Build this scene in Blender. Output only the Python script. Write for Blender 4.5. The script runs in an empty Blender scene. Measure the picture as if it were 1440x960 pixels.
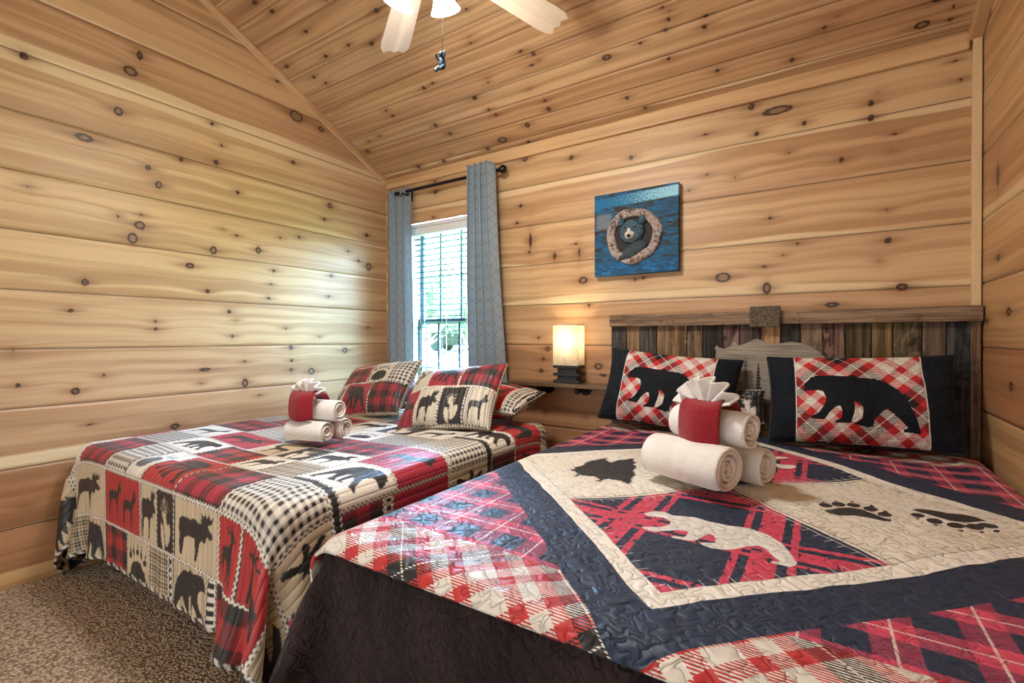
import bpy, bmesh, math, random
import numpy as np
from mathutils import Vector, Matrix

random.seed(7)
RNG = np.random.default_rng(11)
SC = bpy.context.scene
COL = SC.collection
PI = math.pi

KNOTS={'left':[(1.045,2.52,0.0153,0.0303),(1.005,2.422,0.0397,0.0299),(0.618,2.31,0.0164,0.0228),(0.954,2.2,0.024,0.0294),(0.821,2.024,0.0436,0.0224),(1.232,2.048,0.0139,0.0155),(1.412,2.087,0.0181,0.0191),(1.391,2.301,0.0128,0.0136),(1.443,2.195,0.0105,0.011),(1.894,2.234,0.017,0.0157),(1.078,1.956,0.0157,0.0184),(1.125,1.881,0.0216,0.025),(1.533,1.944,0.0139,0.0142),(0.629,1.741,0.0068,0.0094),(0.951,1.679,0.0086,0.0106),(1.048,1.706,0.0082,0.0097),(2.175,2.012,0.0274,0.0236),(2.128,1.907,0.0153,0.0133),(1.786,2.72,0.0128,0.0122),(1.917,2.548,0.0601,0.0472),(2.106,2.53,0.0265,0.0231),(1.04,1.652,0.0306,0.0267),(1.05,1.635,0.0082,0.0098),(1.009,1.58,0.028,0.0361),(1.446,1.711,0.0079,0.0083),(1.525,1.686,0.0097,0.0099),(1.801,1.722,0.0097,0.0092),(1.934,1.748,0.0139,0.0127),(1.394,1.578,0.0231,0.03),(1.656,1.618,0.0209,0.0265),(1.27,1.474,0.0297,0.0197),(0.819,1.339,0.0175,0.0225),(1.756,1.502,0.0126,0.0121),(1.735,1.415,0.0094,0.009),(1.361,1.34,0.0138,0.0148),(1.72,1.324,0.0124,0.012),(2.182,1.516,0.0158,0.0135),(2.158,1.368,0.0136,0.0118),(0.767,1.202,0.0143,0.0121),(1.105,1.162,0.0085,0.01),(1.107,1.122,0.0107,0.0124),(1.48,1.228,0.0135,0.014),(1.518,1.176,0.0069,0.0071),(1.496,1.084,0.0109,0.0113),(1.834,1.137,0.0099,0.0093),(2.086,1.082,0.0075,0.0066),(0.576,1.017,0.0051,0.0072),(0.886,0.892,0.0073,0.0092),(0.59,0.868,0.0132,0.0113),(0.782,0.825,0.0213,0.0222),(1.345,0.895,0.0399,0.0134),(1.569,0.933,0.01,0.0101),(1.569,0.801,0.0228,0.0345),(1.324,0.819,0.0061,0.0067),(1.875,0.925,0.0135,0.0125),(1.871,0.863,0.0168,0.0156),(2.02,0.846,0.0309,0.0276),(1.87,1.011,0.0202,0.0187),(0.834,0.661,0.0115,0.0079),(1.193,0.596,0.0283,0.0205),(1.659,0.719,0.0075,0.0074),(2.502,1.862,0.0229,0.0182),(2.519,1.622,0.0323,0.0366),(2.422,1.655,0.0155,0.0125),(2.51,1.152,0.0138,0.011),(2.297,0.983,0.0292,0.0243),(2.328,1.712,0.0127,0.0105),(0.609,0.338,0.0045,0.0052)],'ceil':[(-2.581,1.293,0.0234,0.0139),(-2.483,1.134,0.0178,0.0117),(-2.494,0.979,0.0171,0.0122),(-2.824,1.026,0.0202,0.0136),(-2.704,0.905,0.0151,0.0109),(-2.659,0.845,0.0134,0.0101),(-2.636,1.366,0.0262,0.0149),(-2.206,1.211,0.0134,0.0087),(-1.971,1.06,0.0208,0.0149),(-2.144,0.931,0.0185,0.0139),(-2.29,0.977,0.0146,0.0107),(-1.497,0.883,0.0118,0.0097),(-1.579,0.729,0.0089,0.0078),(-1.567,0.757,0.0063,0.0054),(-1.343,0.591,0.0172,0.0082),(-1.283,0.554,0.0146,0.0142),(-1.27,0.51,0.0061,0.0061),(-1.322,0.5,0.0163,0.0099),(-0.927,0.405,0.034,0.0195),(-0.747,0.419,0.0138,0.0104),(-0.611,0.549,0.0097,0.0102),(-0.598,0.485,0.0118,0.0128),(-0.585,0.52,0.0048,0.0052),(-0.623,0.441,0.0101,0.0111),(-0.643,0.295,0.0107,0.0123),(-1.618,0.492,0.0082,0.0079),(-1.602,0.52,0.0054,0.0052),(-1.405,0.372,0.0053,0.0055),(-1.757,0.427,0.0233,0.0142),(-2.029,0.594,0.015,0.0134),(-1.952,0.602,0.0117,0.0105),(-2.389,0.495,0.0136,0.0122),(-2.406,0.542,0.0118,0.0104),(-2.143,0.337,0.0182,0.0177),(-2.087,0.248,0.0167,0.0168),(-1.717,0.328,0.0133,0.0135),(-1.694,0.28,0.0134,0.0139),(-1.353,0.275,0.0121,0.0131),(-1.355,0.214,0.0178,0.0196),(-0.903,0.145,0.0134,0.0158),(-1.538,0.149,0.0205,0.0227),(-1.758,0.093,0.0443,0.0279),(-1.595,0.028,0.0184,0.0123),(-0.827,0.051,0.0171,0.0105),(-2.627,0.389,0.0093,0.0085),(-2.747,0.373,0.0096,0.0087),(-2.84,0.3,0.0219,0.0203),(-2.536,0.06,0.0195,0.0202),(-2.294,0.049,0.0165,0.0176),(-2.409,-0.007,0.023,0.0123),(-2.106,-0.004,0.0231,0.0254),(-1.901,0.055,0.0149,0.0165),(-2.869,-0.019,0.0236,0.0243),(-2.21,0.095,0.0071,0.0075),(-0.443,0.442,0.0142,0.0106),(-0.456,0.395,0.0126,0.0143),(0.052,0.253,0.0084,0.0043),(0.006,0.216,0.0095,0.0123),(-0.437,0.154,0.0104,0.013),(-0.119,0.101,0.0113,0.0149),(-0.184,-0.006,0.009,0.0068),(0.347,0.099,0.0333,0.0222),(0.437,0.088,0.0123,0.0109),(0.387,0.19,0.0264,0.0102),(0.44,0.142,0.0068,0.0094),(-0.117,-0.047,0.006,0.0082)],'back':[(-1.303,2.183,0.0194,0.0175),(-0.923,2.106,0.0154,0.015),(-1.671,1.942,0.0165,0.014),(-1.698,1.833,0.0148,0.0125),(-2.42,2.236,0.014,0.0105),(-2.414,2.156,0.0233,0.0176),(-2.438,1.971,0.0141,0.0106),(-1.637,2.244,0.0254,0.0217),(-0.186,2.187,0.087,0.0256),(-0.301,2.235,0.0172,0.0215),(-0.519,2.146,0.0142,0.0063),(-0.277,2.093,0.0139,0.0154),(-0.073,2.096,0.0117,0.0136),(0.184,2.124,0.0129,0.016),(0.184,2.058,0.0154,0.0192),(0.464,2.225,0.0074,0.0049),(0.483,2.141,0.011,0.0079),(0.209,2.162,0.0042,0.0053),(0.268,1.966,0.0099,0.0063),(0.075,1.893,0.0118,0.0142),(-0.137,1.969,0.007,0.0081),(0.259,1.893,0.0041,0.0052),(-0.375,1.893,0.0067,0.0073),(-0.512,1.933,0.0071,0.0075),(-0.603,1.864,0.0074,0.0077),(-0.218,1.662,0.0094,0.0106),(0.242,1.636,0.005,0.0063),(-1.597,1.704,0.0108,0.0617),(-1.606,1.631,0.0126,0.0108),(-1.272,1.649,0.0112,0.0102),(-1.419,1.587,0.0135,0.0269),(-1.251,1.593,0.0063,0.029),(-1.224,1.422,0.0393,0.026),(-0.9,1.403,0.0111,0.0109),(-0.852,1.41,0.0109,0.0108),(-1.186,1.267,0.0124,0.0115),(-1.537,1.072,0.0106,0.0092),(-1.471,1.0,0.0223,0.0197),(-1.501,0.934,0.0174,0.0152),(-1.518,0.86,0.0192,0.0168),(-1.125,0.9,0.0333,0.0242),(-1.094,0.848,0.03,0.0113),(-0.433,1.384,0.0481,0.0321),(-0.241,1.424,0.0147,0.0071),(-0.099,1.523,0.0128,0.0069),(-0.161,1.475,0.0071,0.0058),(-0.231,1.317,0.023,0.0377),(0.04,1.223,0.0351,0.0155),(0.247,1.501,0.0166,0.0147),(0.216,1.41,0.0042,0.0053),(0.295,1.291,0.026,0.0208)],'right':[(2.481,1.67,0.0172,0.0529),(2.629,2.326,0.0197,0.0057),(2.653,1.814,0.0168,0.0048),(2.47,1.365,0.0285,0.0158),(2.351,1.159,0.0355,0.0182),(2.608,1.133,0.0194,0.0131),(2.322,0.9,0.0247,0.0212)]}
POLAR=[(-0.155,-0.351),(-0.137,-0.313),(-0.111,-0.302),(-0.085,-0.317),(-0.035,-0.295),(0.009,-0.306),(0.054,-0.305),(0.097,-0.296),(0.141,-0.319),(0.174,-0.361),(0.195,-0.418),(0.207,-0.456),(0.205,-0.476),(0.194,-0.489),(0.164,-0.49),(0.157,-0.482),(0.176,-0.473),(0.161,-0.447),(0.145,-0.419),(0.129,-0.404),(0.107,-0.426),(0.087,-0.46),(0.07,-0.478),(0.042,-0.489),(0.02,-0.481),(0.015,-0.47),(0.045,-0.45),(0.034,-0.403),(0.02,-0.396),(0.011,-0.434),(0.002,-0.47),(-0.017,-0.478),(-0.045,-0.485),(-0.048,-0.472),(-0.021,-0.459),(-0.023,-0.415),(-0.047,-0.422),(-0.09,-0.474),(-0.114,-0.473),(-0.126,-0.461),(-0.085,-0.429),(-0.074,-0.395),(-0.077,-0.37),(-0.101,-0.352),(-0.141,-0.366)]
TREE=[(-0.511,-0.069),(-0.505,-0.043),(-0.518,-0.028),(-0.5,-0.004),(-0.502,0.056),(-0.487,0.091),(-0.454,0.151),(-0.442,0.107),(-0.419,0.084),(-0.402,0.132),(-0.386,0.155),(-0.36,0.198),(-0.353,0.151),(-0.331,0.127),(-0.33,0.092),(-0.308,0.06),(-0.307,0.016),(-0.278,-0.039),(-0.288,-0.064),(-0.27,-0.101),(-0.274,-0.132),(-0.306,-0.114),(-0.332,-0.112),(-0.36,-0.12),(-0.359,-0.148),(-0.362,-0.16),(-0.377,-0.156),(-0.372,-0.128),(-0.407,-0.11),(-0.436,-0.119),(-0.454,-0.109),(-0.452,-0.145),(-0.466,-0.138),(-0.467,-0.107),(-0.483,-0.085)]
PAWS=[[(0.255,-0.087),(0.272,-0.069),(0.291,-0.041),(0.315,-0.019),(0.341,-0.017),(0.365,-0.045),(0.385,-0.067),(0.401,-0.076),(0.398,-0.094),(0.382,-0.101),(0.355,-0.092),(0.323,-0.093),(0.29,-0.114),(0.268,-0.107)],[(0.459,0.073),(0.48,0.094),(0.508,0.097),(0.538,0.09),(0.57,0.1),(0.592,0.093),(0.608,0.069),(0.594,0.054),(0.558,0.018),(0.529,0.012),(0.505,0.031),(0.487,0.047),(0.468,0.056)],[(0.276,-0.035),(0.273,-0.046),(0.267,-0.054),(0.259,-0.057),(0.251,-0.055),(0.245,-0.047),(0.243,-0.036),(0.246,-0.025),(0.252,-0.017),(0.261,-0.013),(0.269,-0.016),(0.274,-0.024)],[(0.307,-0.003),(0.304,-0.016),(0.297,-0.025),(0.289,-0.029),(0.281,-0.026),(0.276,-0.017),(0.274,-0.004),(0.277,0.009),(0.284,0.019),(0.292,0.022),(0.3,0.019),(0.305,0.01)],[(0.342,0.015),(0.339,0.003),(0.332,-0.006),(0.324,-0.01),(0.316,-0.007),(0.311,0.002),(0.31,0.014),(0.313,0.026),(0.32,0.035),(0.328,0.039),(0.336,0.036),(0.341,0.027)],[(0.38,0.002),(0.376,-0.011),(0.369,-0.021),(0.361,-0.025),(0.353,-0.021),(0.348,-0.012),(0.347,0.001),(0.351,0.015),(0.358,0.025),(0.367,0.029),(0.374,0.025),(0.379,0.016)],[(0.406,-0.032),(0.403,-0.045),(0.396,-0.054),(0.388,-0.058),(0.381,-0.055),(0.376,-0.046),(0.376,-0.033),(0.379,-0.02),(0.386,-0.011),(0.394,-0.007),(0.402,-0.01),(0.406,-0.019)],[(0.48,0.017),(0.476,0.005),(0.47,-0.003),(0.462,-0.007),(0.454,-0.004),(0.45,0.004),(0.45,0.016),(0.454,0.027),(0.461,0.036),(0.469,0.039),(0.476,0.036),(0.48,0.028)],[(0.511,-0.016),(0.506,-0.03),(0.498,-0.04),(0.489,-0.044),(0.481,-0.041),(0.477,-0.031),(0.477,-0.017),(0.482,-0.003),(0.49,0.007),(0.499,0.012),(0.507,0.008),(0.511,-0.002)],[(0.549,-0.026),(0.544,-0.04),(0.536,-0.05),(0.526,-0.054),(0.519,-0.051),(0.514,-0.041),(0.515,-0.027),(0.52,-0.013),(0.529,-0.002),(0.538,0.002),(0.546,-0.001),(0.55,-0.012)],[(0.589,-0.008),(0.583,-0.023),(0.574,-0.034),(0.565,-0.038),(0.557,-0.035),(0.553,-0.024),(0.554,-0.01),(0.56,0.006),(0.569,0.017),(0.578,0.021),(0.586,0.018),(0.59,0.007)],[(0.621,0.024),(0.616,0.013),(0.607,0.004),(0.596,0.001),(0.587,0.004),(0.582,0.012),(0.582,0.024),(0.587,0.035),(0.597,0.044),(0.607,0.048),(0.617,0.045),(0.622,0.036)],[(0.247,-0.016),(0.263,0.019),(0.259,-0.008)],[(0.279,0.021),(0.292,0.051),(0.287,0.021)],[(0.319,0.042),(0.323,0.071),(0.331,0.05)],[(0.363,0.03),(0.367,0.061),(0.376,0.032)],[(0.39,-0.005),(0.394,0.021),(0.404,-0.003)],[(0.452,-0.014),(0.464,-0.009),(0.465,-0.039)],[(0.482,-0.05),(0.494,-0.045),(0.495,-0.078)],[(0.526,-0.067),(0.541,-0.058),(0.535,-0.087)],[(0.571,-0.045),(0.584,-0.037),(0.572,-0.067)],[(0.604,-0.009),(0.618,-0.0),(0.61,-0.028),(0.599,-0.032)]]
PLANKS=[-1.03, -0.937, -0.862, -0.766, -0.689, -0.605, -0.524, -0.427, -0.35, -0.254, -0.168, -0.085, 0.004, 0.088, 0.185, 0.26, 0.358, 0.435, 0.538]
CUTOUT=[(-0.462,0.95),(-0.456,0.999),(-0.462,1.02),(-0.453,1.032),(-0.442,1.02),(-0.42,1.013),(-0.389,1.026),(-0.38,1.045),(-0.372,1.051),(-0.361,1.045),(-0.35,1.033),(-0.325,1.038),(-0.303,1.052),(-0.283,1.061),(-0.266,1.064),(-0.25,1.059),(-0.229,1.045),(-0.205,1.039),(-0.181,1.04),(-0.153,1.046),(-0.126,1.05),(-0.099,1.047),(-0.065,1.039),(-0.039,1.026),(-0.009,1.003),(0.013,0.979),(0.031,0.952)]
FILL_OPENING = (-2.6, .2, 0.0, 1.75)  # unseen opening in the front wall, added to shape the fill light
FAN_W, LAMP_W, EXPOSURE = 21.0, 3.5, 0.4
SKY_FRONT = (2.0, 2.0, 1.95, 1); SKY_BACK = (6.5, 8.5, 9.8, 1); SKY_HIGH = (120.0, 200.0, 300.0, 1)


# ------------------------------------------------------------------ objects
def mesh(name, V, F, mat=None, parent=None, smooth=False, attrs=None, loc=None, mats=None, mi=None):
    """V (n,3) in world space (or local to parent when loc given); F array or list of faces."""
    V = np.asarray(V, dtype=np.float32).reshape(-1, 3)
    me = bpy.data.meshes.new(name)
    if parent is not None and loc is None:
        V = V - np.array(parent.matrix_basis.translation if parent.parent is None else
                         parent.parent.location + parent.location, dtype=np.float32)
    if isinstance(F, np.ndarray):
        n, k = F.shape
        me.vertices.add(len(V)); me.vertices.foreach_set('co', V.ravel())
        me.loops.add(n * k); me.loops.foreach_set('vertex_index', F.astype(np.int32).ravel())
        me.polygons.add(n)
        me.polygons.foreach_set('loop_start', np.arange(0, n * k, k, dtype=np.int32))
        me.polygons.foreach_set('loop_total', np.full(n, k, dtype=np.int32))
        me.update(calc_edges=True); me.validate()
    else:
        me.from_pydata([tuple(map(float, v)) for v in V], [], [tuple(map(int, f)) for f in F]); me.update()
    if smooth:
        me.polygons.foreach_set('use_smooth', np.ones(len(me.polygons), dtype=bool))
    for an, (at, data) in (attrs or {}).items():
        a = me.attributes.new(an, at, 'POINT')
        key = {'FLOAT': 'value', 'FLOAT_VECTOR': 'vector', 'FLOAT_COLOR': 'color'}[at]
        a.data.foreach_set(key, np.asarray(data, dtype=np.float32).ravel())
    o = bpy.data.objects.new(name, me)
    COL.objects.link(o)
    if mats:
        for m in mats: me.materials.append(m)
        if mi is not None: me.polygons.foreach_set('material_index', np.asarray(mi, dtype=np.int32))
    elif mat: me.materials.append(mat)
    if parent is not None: o.parent = parent
    return o

def tag(o, label=None, cat=None, group=None, kind=None):
    if label: o['label'] = label
    if cat: o['category'] = cat
    if group: o['group'] = group
    if kind: o['kind'] = kind
    return o

def thing(name, label, cat, loc=(0, 0, 0), group=None):
    o = bpy.data.objects.new(name, None); COL.objects.link(o)
    o.location = loc; o.empty_display_size = .05
    o.matrix_basis = Matrix.Translation(Vector(loc))
    return tag(o, label, cat, group)

def dup(root, loc=None, rot=None, label=None):
    r = root.copy(); COL.objects.link(r)
    if loc is not None: r.location = loc
    if rot is not None: r.rotation_euler = rot
    if label: r['label'] = label
    for ch in list(root.children):
        c = ch.copy(); COL.objects.link(c); c.parent = r
        for g in list(ch.children):
            d = g.copy(); COL.objects.link(d); d.parent = c
    return r

class MB:
    """collects shapes into one mesh"""
    def __init__(s): s.V = []; s.F = []; s.n = 0
    def add(s, V, F):
        V = np.asarray(V, float); s.V.append(V); s.F += [tuple(int(i) + s.n for i in f) for f in F]; s.n += len(V); return s
    def box(s, lo, hi, bev=0.0, M=None):
        bm = bmesh.new(); bmesh.ops.create_cube(bm, size=1.0)
        lo = Vector(lo); hi = Vector(hi); d = hi - lo; c = (lo + hi) / 2
        for v in bm.verts: v.co = Vector((v.co.x * d.x, v.co.y * d.y, v.co.z * d.z)) + c
        if bev > 0:
            bmesh.ops.bevel(bm, geom=list(bm.edges), offset=bev, segments=2, profile=.6, affect='EDGES')
        return s.frombm(bm, M)
    def frombm(s, bm, M=None):
        bm.verts.ensure_lookup_table(); bm.verts.index_update()
        V = [(M @ v.co if M else v.co)[:] for v in bm.verts]; F = [[v.index for v in f.verts] for f in bm.faces]
        bm.free(); return s.add(V, F)
    def cyl(s, a, b, r0, r1=None, n=20, cap=True):
        r1 = r0 if r1 is None else r1
        a = Vector(a); b = Vector(b); ax = (b - a).normalized()
        e = ax.orthogonal().normalized(); g = ax.cross(e)
        V = []
        for p, r in ((a, r0), (b, r1)):
            for i in range(n):
                t = 2 * PI * i / n; V.append((p + (e * math.cos(t) + g * math.sin(t)) * r)[:])
        F = [(i, (i + 1) % n, n + (i + 1) % n, n + i) for i in range(n)]
        if cap: F += [tuple(range(n - 1, -1, -1)), tuple(range(n, 2 * n))]
        return s.add(V, F)
    def lathe(s, prof, a=(0, 0, 0), ax=(0, 0, 1), n=28):
        ax = Vector(ax).normalized(); e = ax.orthogonal().normalized(); g = ax.cross(e); a = Vector(a); V = []; m = len(prof)
        for r, h in prof:
            for i in range(n):
                t = 2 * PI * i / n; V.append((a + ax * h + (e * math.cos(t) + g * math.sin(t)) * r)[:])
        F = [(j * n + i, j * n + (i + 1) % n, (j + 1) * n + (i + 1) % n, (j + 1) * n + i) for j in range(m - 1) for i in range(n)]
        if prof[0][0] > 1e-5: F.append(tuple(range(n - 1, -1, -1)))
        if prof[-1][0] > 1e-5: F.append(tuple(range((m - 1) * n, m * n)))
        return s.add(V, F)
    def tube(s, pts, r, n=10):
        P = [Vector(p) for p in pts]; V = []; up = None; m = len(P)
        for i, p in enumerate(P):
            t = (P[min(i + 1, m - 1)] - P[max(i - 1, 0)]).normalized()
            up = t.orthogonal().normalized() if up is None else (up - t * up.dot(t)).normalized()
            g = t.cross(up); rr = r[i] if isinstance(r, (list, tuple)) else r
            for k in range(n):
                a = 2 * PI * k / n; V.append((p + (up * math.cos(a) + g * math.sin(a)) * rr)[:])
        F = [(j * n + i, j * n + (i + 1) % n, (j + 1) * n + (i + 1) % n, (j + 1) * n + i) for j in range(m - 1) for i in range(n)]
        F += [tuple(range(n - 1, -1, -1)), tuple(range((m - 1) * n, m * n))]
        return s.add(V, F)
    def ball(s, c, r, seg=16, M=None):
        bm = bmesh.new(); bmesh.ops.create_uvsphere(bm, u_segments=seg, v_segments=max(6, seg // 2), radius=1)
        r = (r, r, r) if not isinstance(r, (tuple, list)) else r
        R = M or Matrix.Identity(3)
        for v in bm.verts: v.co = R @ Vector((v.co.x * r[0], v.co.y * r[1], v.co.z * r[2])) + Vector(c)
        return s.frombm(bm)
    def prism(s, poly, f0, f1, bev=0.0):
        """poly list of 2D points; f0(p)->3D front, f1(p)->3D back"""
        bm = bmesh.new(); n = len(poly)
        A = [bm.verts.new(f0(p)) for p in poly]; B = [bm.verts.new(f1(p)) for p in poly]
        fa = bm.faces.new(A); fb = bm.faces.new(B[::-1])
        for i in range(n): bm.faces.new((A[i], B[i], B[(i + 1) % n], A[(i + 1) % n]))
        bmesh.ops.recalc_face_normals(bm, faces=bm.faces)
        if bev: bmesh.ops.bevel(bm, geom=list(fa.edges), offset=bev, segments=2, affect='EDGES')
        bmesh.ops.triangulate(bm, faces=[f for f in bm.faces if len(f.verts) > 4])
        return s.frombm(bm)
    def build(s, name, mat, parent=None, smooth=False, loc=None, attrs=None):
        o = mesh(name, np.concatenate(s.V), s.F, mat, parent, smooth=False, loc=loc, attrs=attrs)
        if smooth:
            me = o.data
            me.polygons.foreach_set('use_smooth', np.ones(len(me.polygons), dtype=bool))
            me.set_sharp_from_angle(angle=math.radians(40))
        return o

def gridF(nu, nv):
    """faces for a grid indexed v*nu+u"""
    i = np.arange(nu - 1)[None, :] + nu * np.arange(nv - 1)[:, None]
    i = i.ravel(); return np.stack([i, i + 1, i + 1 + nu, i + nu], 1)

def sdpoly(P, poly):
    P = np.asarray(P, float); out = np.full(len(P), 1e9); ins = np.zeros(len(P), bool)
    poly = np.asarray(poly, float); n = len(poly)
    for i in range(n):
        a = poly[i]; b = poly[(i + 1) % n]; e = b - a; w = P - a
        t = np.clip((w @ e) / max(e @ e, 1e-12), 0, 1); d = w - t[:, None] * e
        out = np.minimum(out, np.hypot(d[:, 0], d[:, 1]))
        c = (a[1] <= P[:, 1]) != (b[1] <= P[:, 1])
        with np.errstate(divide='ignore', invalid='ignore'):
            xi = a[0] + (P[:, 1] - a[1]) / (b[1] - a[1] + 1e-15) * e[0]
        ins ^= c & (P[:, 0] < xi)
    return np.where(ins, -out, out)

def lin(c):
    c = np.asarray(c, float) / 255.
    return np.where(c <= .04045, c / 12.92, ((c + .055) / 1.055) ** 2.4)

# value noise on numpy
_PT = RNG.random((256, 256))
def vnoise(x, y, o=0):
    x = np.asarray(x, float) + o * 17.3; y = np.asarray(y, float) + o * 31.7
    xi = np.floor(x).astype(int); yi = np.floor(y).astype(int); fx = x - xi; fy = y - yi
    fx = fx * fx * (3 - 2 * fx); fy = fy * fy * (3 - 2 * fy)
    g = lambda a, b: _PT[a % 256, b % 256]
    return (g(xi, yi) * (1 - fx) + g(xi + 1, yi) * fx) * (1 - fy) + (g(xi, yi + 1) * (1 - fx) + g(xi + 1, yi + 1) * fx) * fy

# ------------------------------------------------------------------ shader expressions
class X:
    def __init__(s, nt, v): s.nt = nt; s.v = v
    def m(s, op, *o, clamp=False):
        n = s.nt.nodes.new('ShaderNodeMath'); n.operation = op; n.use_clamp = clamp
        for i, a in enumerate((s,) + o):
            a = a.v if isinstance(a, X) else a
            if isinstance(a, (int, float)): n.inputs[i].default_value = a
            else: s.nt.links.new(a, n.inputs[i])
        return X(s.nt, n.outputs[0])
    def __add__(s, o): return s.m('ADD', o)
    __radd__ = __add__
    def __sub__(s, o): return s.m('SUBTRACT', o)
    def __rsub__(s, o): return X(s.nt, o).m('SUBTRACT', s)
    def __mul__(s, o): return s.m('MULTIPLY', o)
    __rmul__ = __mul__
    def __truediv__(s, o): return s.m('DIVIDE', o)
    def __neg__(s): return s.m('MULTIPLY', -1.0)
    def __lt__(s, o): return s.m('LESS_THAN', o)
    def __gt__(s, o): return s.m('GREATER_THAN', o)
    def abs(s): return s.m('ABSOLUTE')
    def floor(s): return s.m('FLOOR')
    def fract(s): return s.m('FRACT')
    def sin(s): return s.m('SINE')
    def min(s, o): return s.m('MINIMUM', o)
    def max(s, o): return s.m('MAXIMUM', o)
    def pow(s, o): return s.m('POWER', o)
    def exp(s): return s.m('EXPONENT')
    def clamp(s): return s.m('ADD', 0.0, clamp=True)
    def ss(s, a, b):
        n = s.nt.nodes.new('ShaderNodeMapRange'); n.interpolation_type = 'SMOOTHSTEP'
        s.nt.links.new(s.v, n.inputs[0]); n.inputs[1].default_value = a; n.inputs[2].default_value = b
        return X(s.nt, n.outputs[0])
    def inr(s, a, b): return (s > a) * (s < b)

class Mat:
    def __init__(s, name):
        s.m = bpy.data.materials.new(name); s.m.use_nodes = True; s.nt = s.m.node_tree; s.nt.nodes.clear()
        s.out = s.nt.nodes.new('ShaderNodeOutputMaterial'); s.b = s.nt.nodes.new('ShaderNodeBsdfPrincipled')
        s.nt.links.new(s.b.outputs[0], s.out.inputs[0]); s._obj = None
    def attr(s, name):
        n = s.nt.nodes.new('ShaderNodeAttribute'); n.attribute_name = name
        return n
    def val(s, name): return X(s.nt, s.attr(name).outputs['Fac'])
    def vec(s, name):
        n = s.nt.nodes.new('ShaderNodeSeparateXYZ'); s.nt.links.new(s.attr(name).outputs['Vector'], n.inputs[0])
        return [X(s.nt, n.outputs[i]) for i in range(3)]
    def obj(s):
        t = s.nt.nodes.new('ShaderNodeTexCoord'); n = s.nt.nodes.new('ShaderNodeSeparateXYZ')
        s.nt.links.new(t.outputs['Object'], n.inputs[0]); return [X(s.nt, n.outputs[i]) for i in range(3)]
    def comb(s, x, y, z=0.0):
        n = s.nt.nodes.new('ShaderNodeCombineXYZ')
        for i, a in enumerate((x, y, z)):
            a = a.v if isinstance(a, X) else a
            if isinstance(a, (int, float)): n.inputs[i].default_value = a
            else: s.nt.links.new(a, n.inputs[i])
        return n.outputs[0]
    def noise(s, x, y, z=0.0, scale=1.0, detail=3, rough=.5, dist=0.0):
        n = s.nt.nodes.new('ShaderNodeTexNoise'); n.inputs['Scale'].default_value = scale
        n.inputs['Detail'].default_value = detail; n.inputs['Roughness'].default_value = rough; n.inputs['Distortion'].default_value = dist
        s.nt.links.new(s.comb(x, y, z), n.inputs['Vector']); return X(s.nt, n.outputs[0])
    def white(s, x, y=0.0):
        n = s.nt.nodes.new('ShaderNodeTexWhiteNoise'); n.noise_dimensions = '2D'
        s.nt.links.new(s.comb(x, y), n.inputs['Vector']); return X(s.nt, n.outputs[0])
    def voro(s, x, y, scale=1.0, feat='F1'):
        n = s.nt.nodes.new('ShaderNodeTexVoronoi'); n.feature = feat; n.inputs['Scale'].default_value = scale
        s.nt.links.new(s.comb(x, y), n.inputs['Vector']); return X(s.nt, n.outputs[0])
    def mix(s, f, a, b):
        n = s.nt.nodes.new('ShaderNodeMix'); n.data_type = 'RGBA'
        for i, c in ((0, f), (6, a), (7, b)):
            c = c.v if isinstance(c, X) else c
            if isinstance(c, (int, float)): n.inputs[i].default_value = c
            elif isinstance(c, (tuple, list, np.ndarray)): n.inputs[i].default_value = (float(c[0]), float(c[1]), float(c[2]), 1)
            else: s.nt.links.new(c, n.inputs[i])
        return n.outputs[2]
    def set(s, col=None, rough=.6, metal=0.0, spec=.5, bump=None, dist=.005, sheen=0.0, emit=None, estr=0.0, trans=0.0):
        b = s.b
        def put(k, v):
            v = v.v if isinstance(v, X) else v
            if isinstance(v, (tuple, list, np.ndarray)): b.inputs[k].default_value = (float(v[0]), float(v[1]), float(v[2]), 1)
            elif isinstance(v, (int, float)): b.inputs[k].default_value = v
            else: s.nt.links.new(v, b.inputs[k])
        if col is not None: put('Base Color', col)
        put('Roughness', rough); put('Metallic', metal); put('Specular IOR Level', spec)
        if sheen: put('Sheen Weight', sheen); b.inputs['Sheen Roughness'].default_value = .45
        if emit is not None: put('Emission Color', emit); put('Emission Strength', estr)
        if trans: put('Transmission Weight', trans)
        if bump is not None:
            n = s.nt.nodes.new('ShaderNodeBump'); n.inputs['Distance'].default_value = dist; n.inputs['Strength'].default_value = 1.0
            s.nt.links.new(bump.v, n.inputs['Height']); s.nt.links.new(n.outputs[0], b.inputs['Normal'])
        return s.m
    def translucent(s, col, fac, transp=0.0):
        t = s.nt.nodes.new('ShaderNodeBsdfTranslucent')
        if isinstance(col, (tuple, list, np.ndarray)): t.inputs[0].default_value = (float(col[0]), float(col[1]), float(col[2]), 1)
        else: s.nt.links.new(col, t.inputs[0])
        mx = s.nt.nodes.new('ShaderNodeMixShader'); mx.inputs[0].default_value = fac
        s.nt.links.new(s.b.outputs[0], mx.inputs[1]); s.nt.links.new(t.outputs[0], mx.inputs[2]); last = mx
        if transp:
            tp = s.nt.nodes.new('ShaderNodeBsdfTransparent'); m2 = s.nt.nodes.new('ShaderNodeMixShader'); m2.inputs[0].default_value = transp
            s.nt.links.new(mx.outputs[0], m2.inputs[1]); s.nt.links.new(tp.outputs[0], m2.inputs[2]); last = m2
        s.nt.links.new(last.outputs[0], s.out.inputs[0]); return s.m

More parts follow.
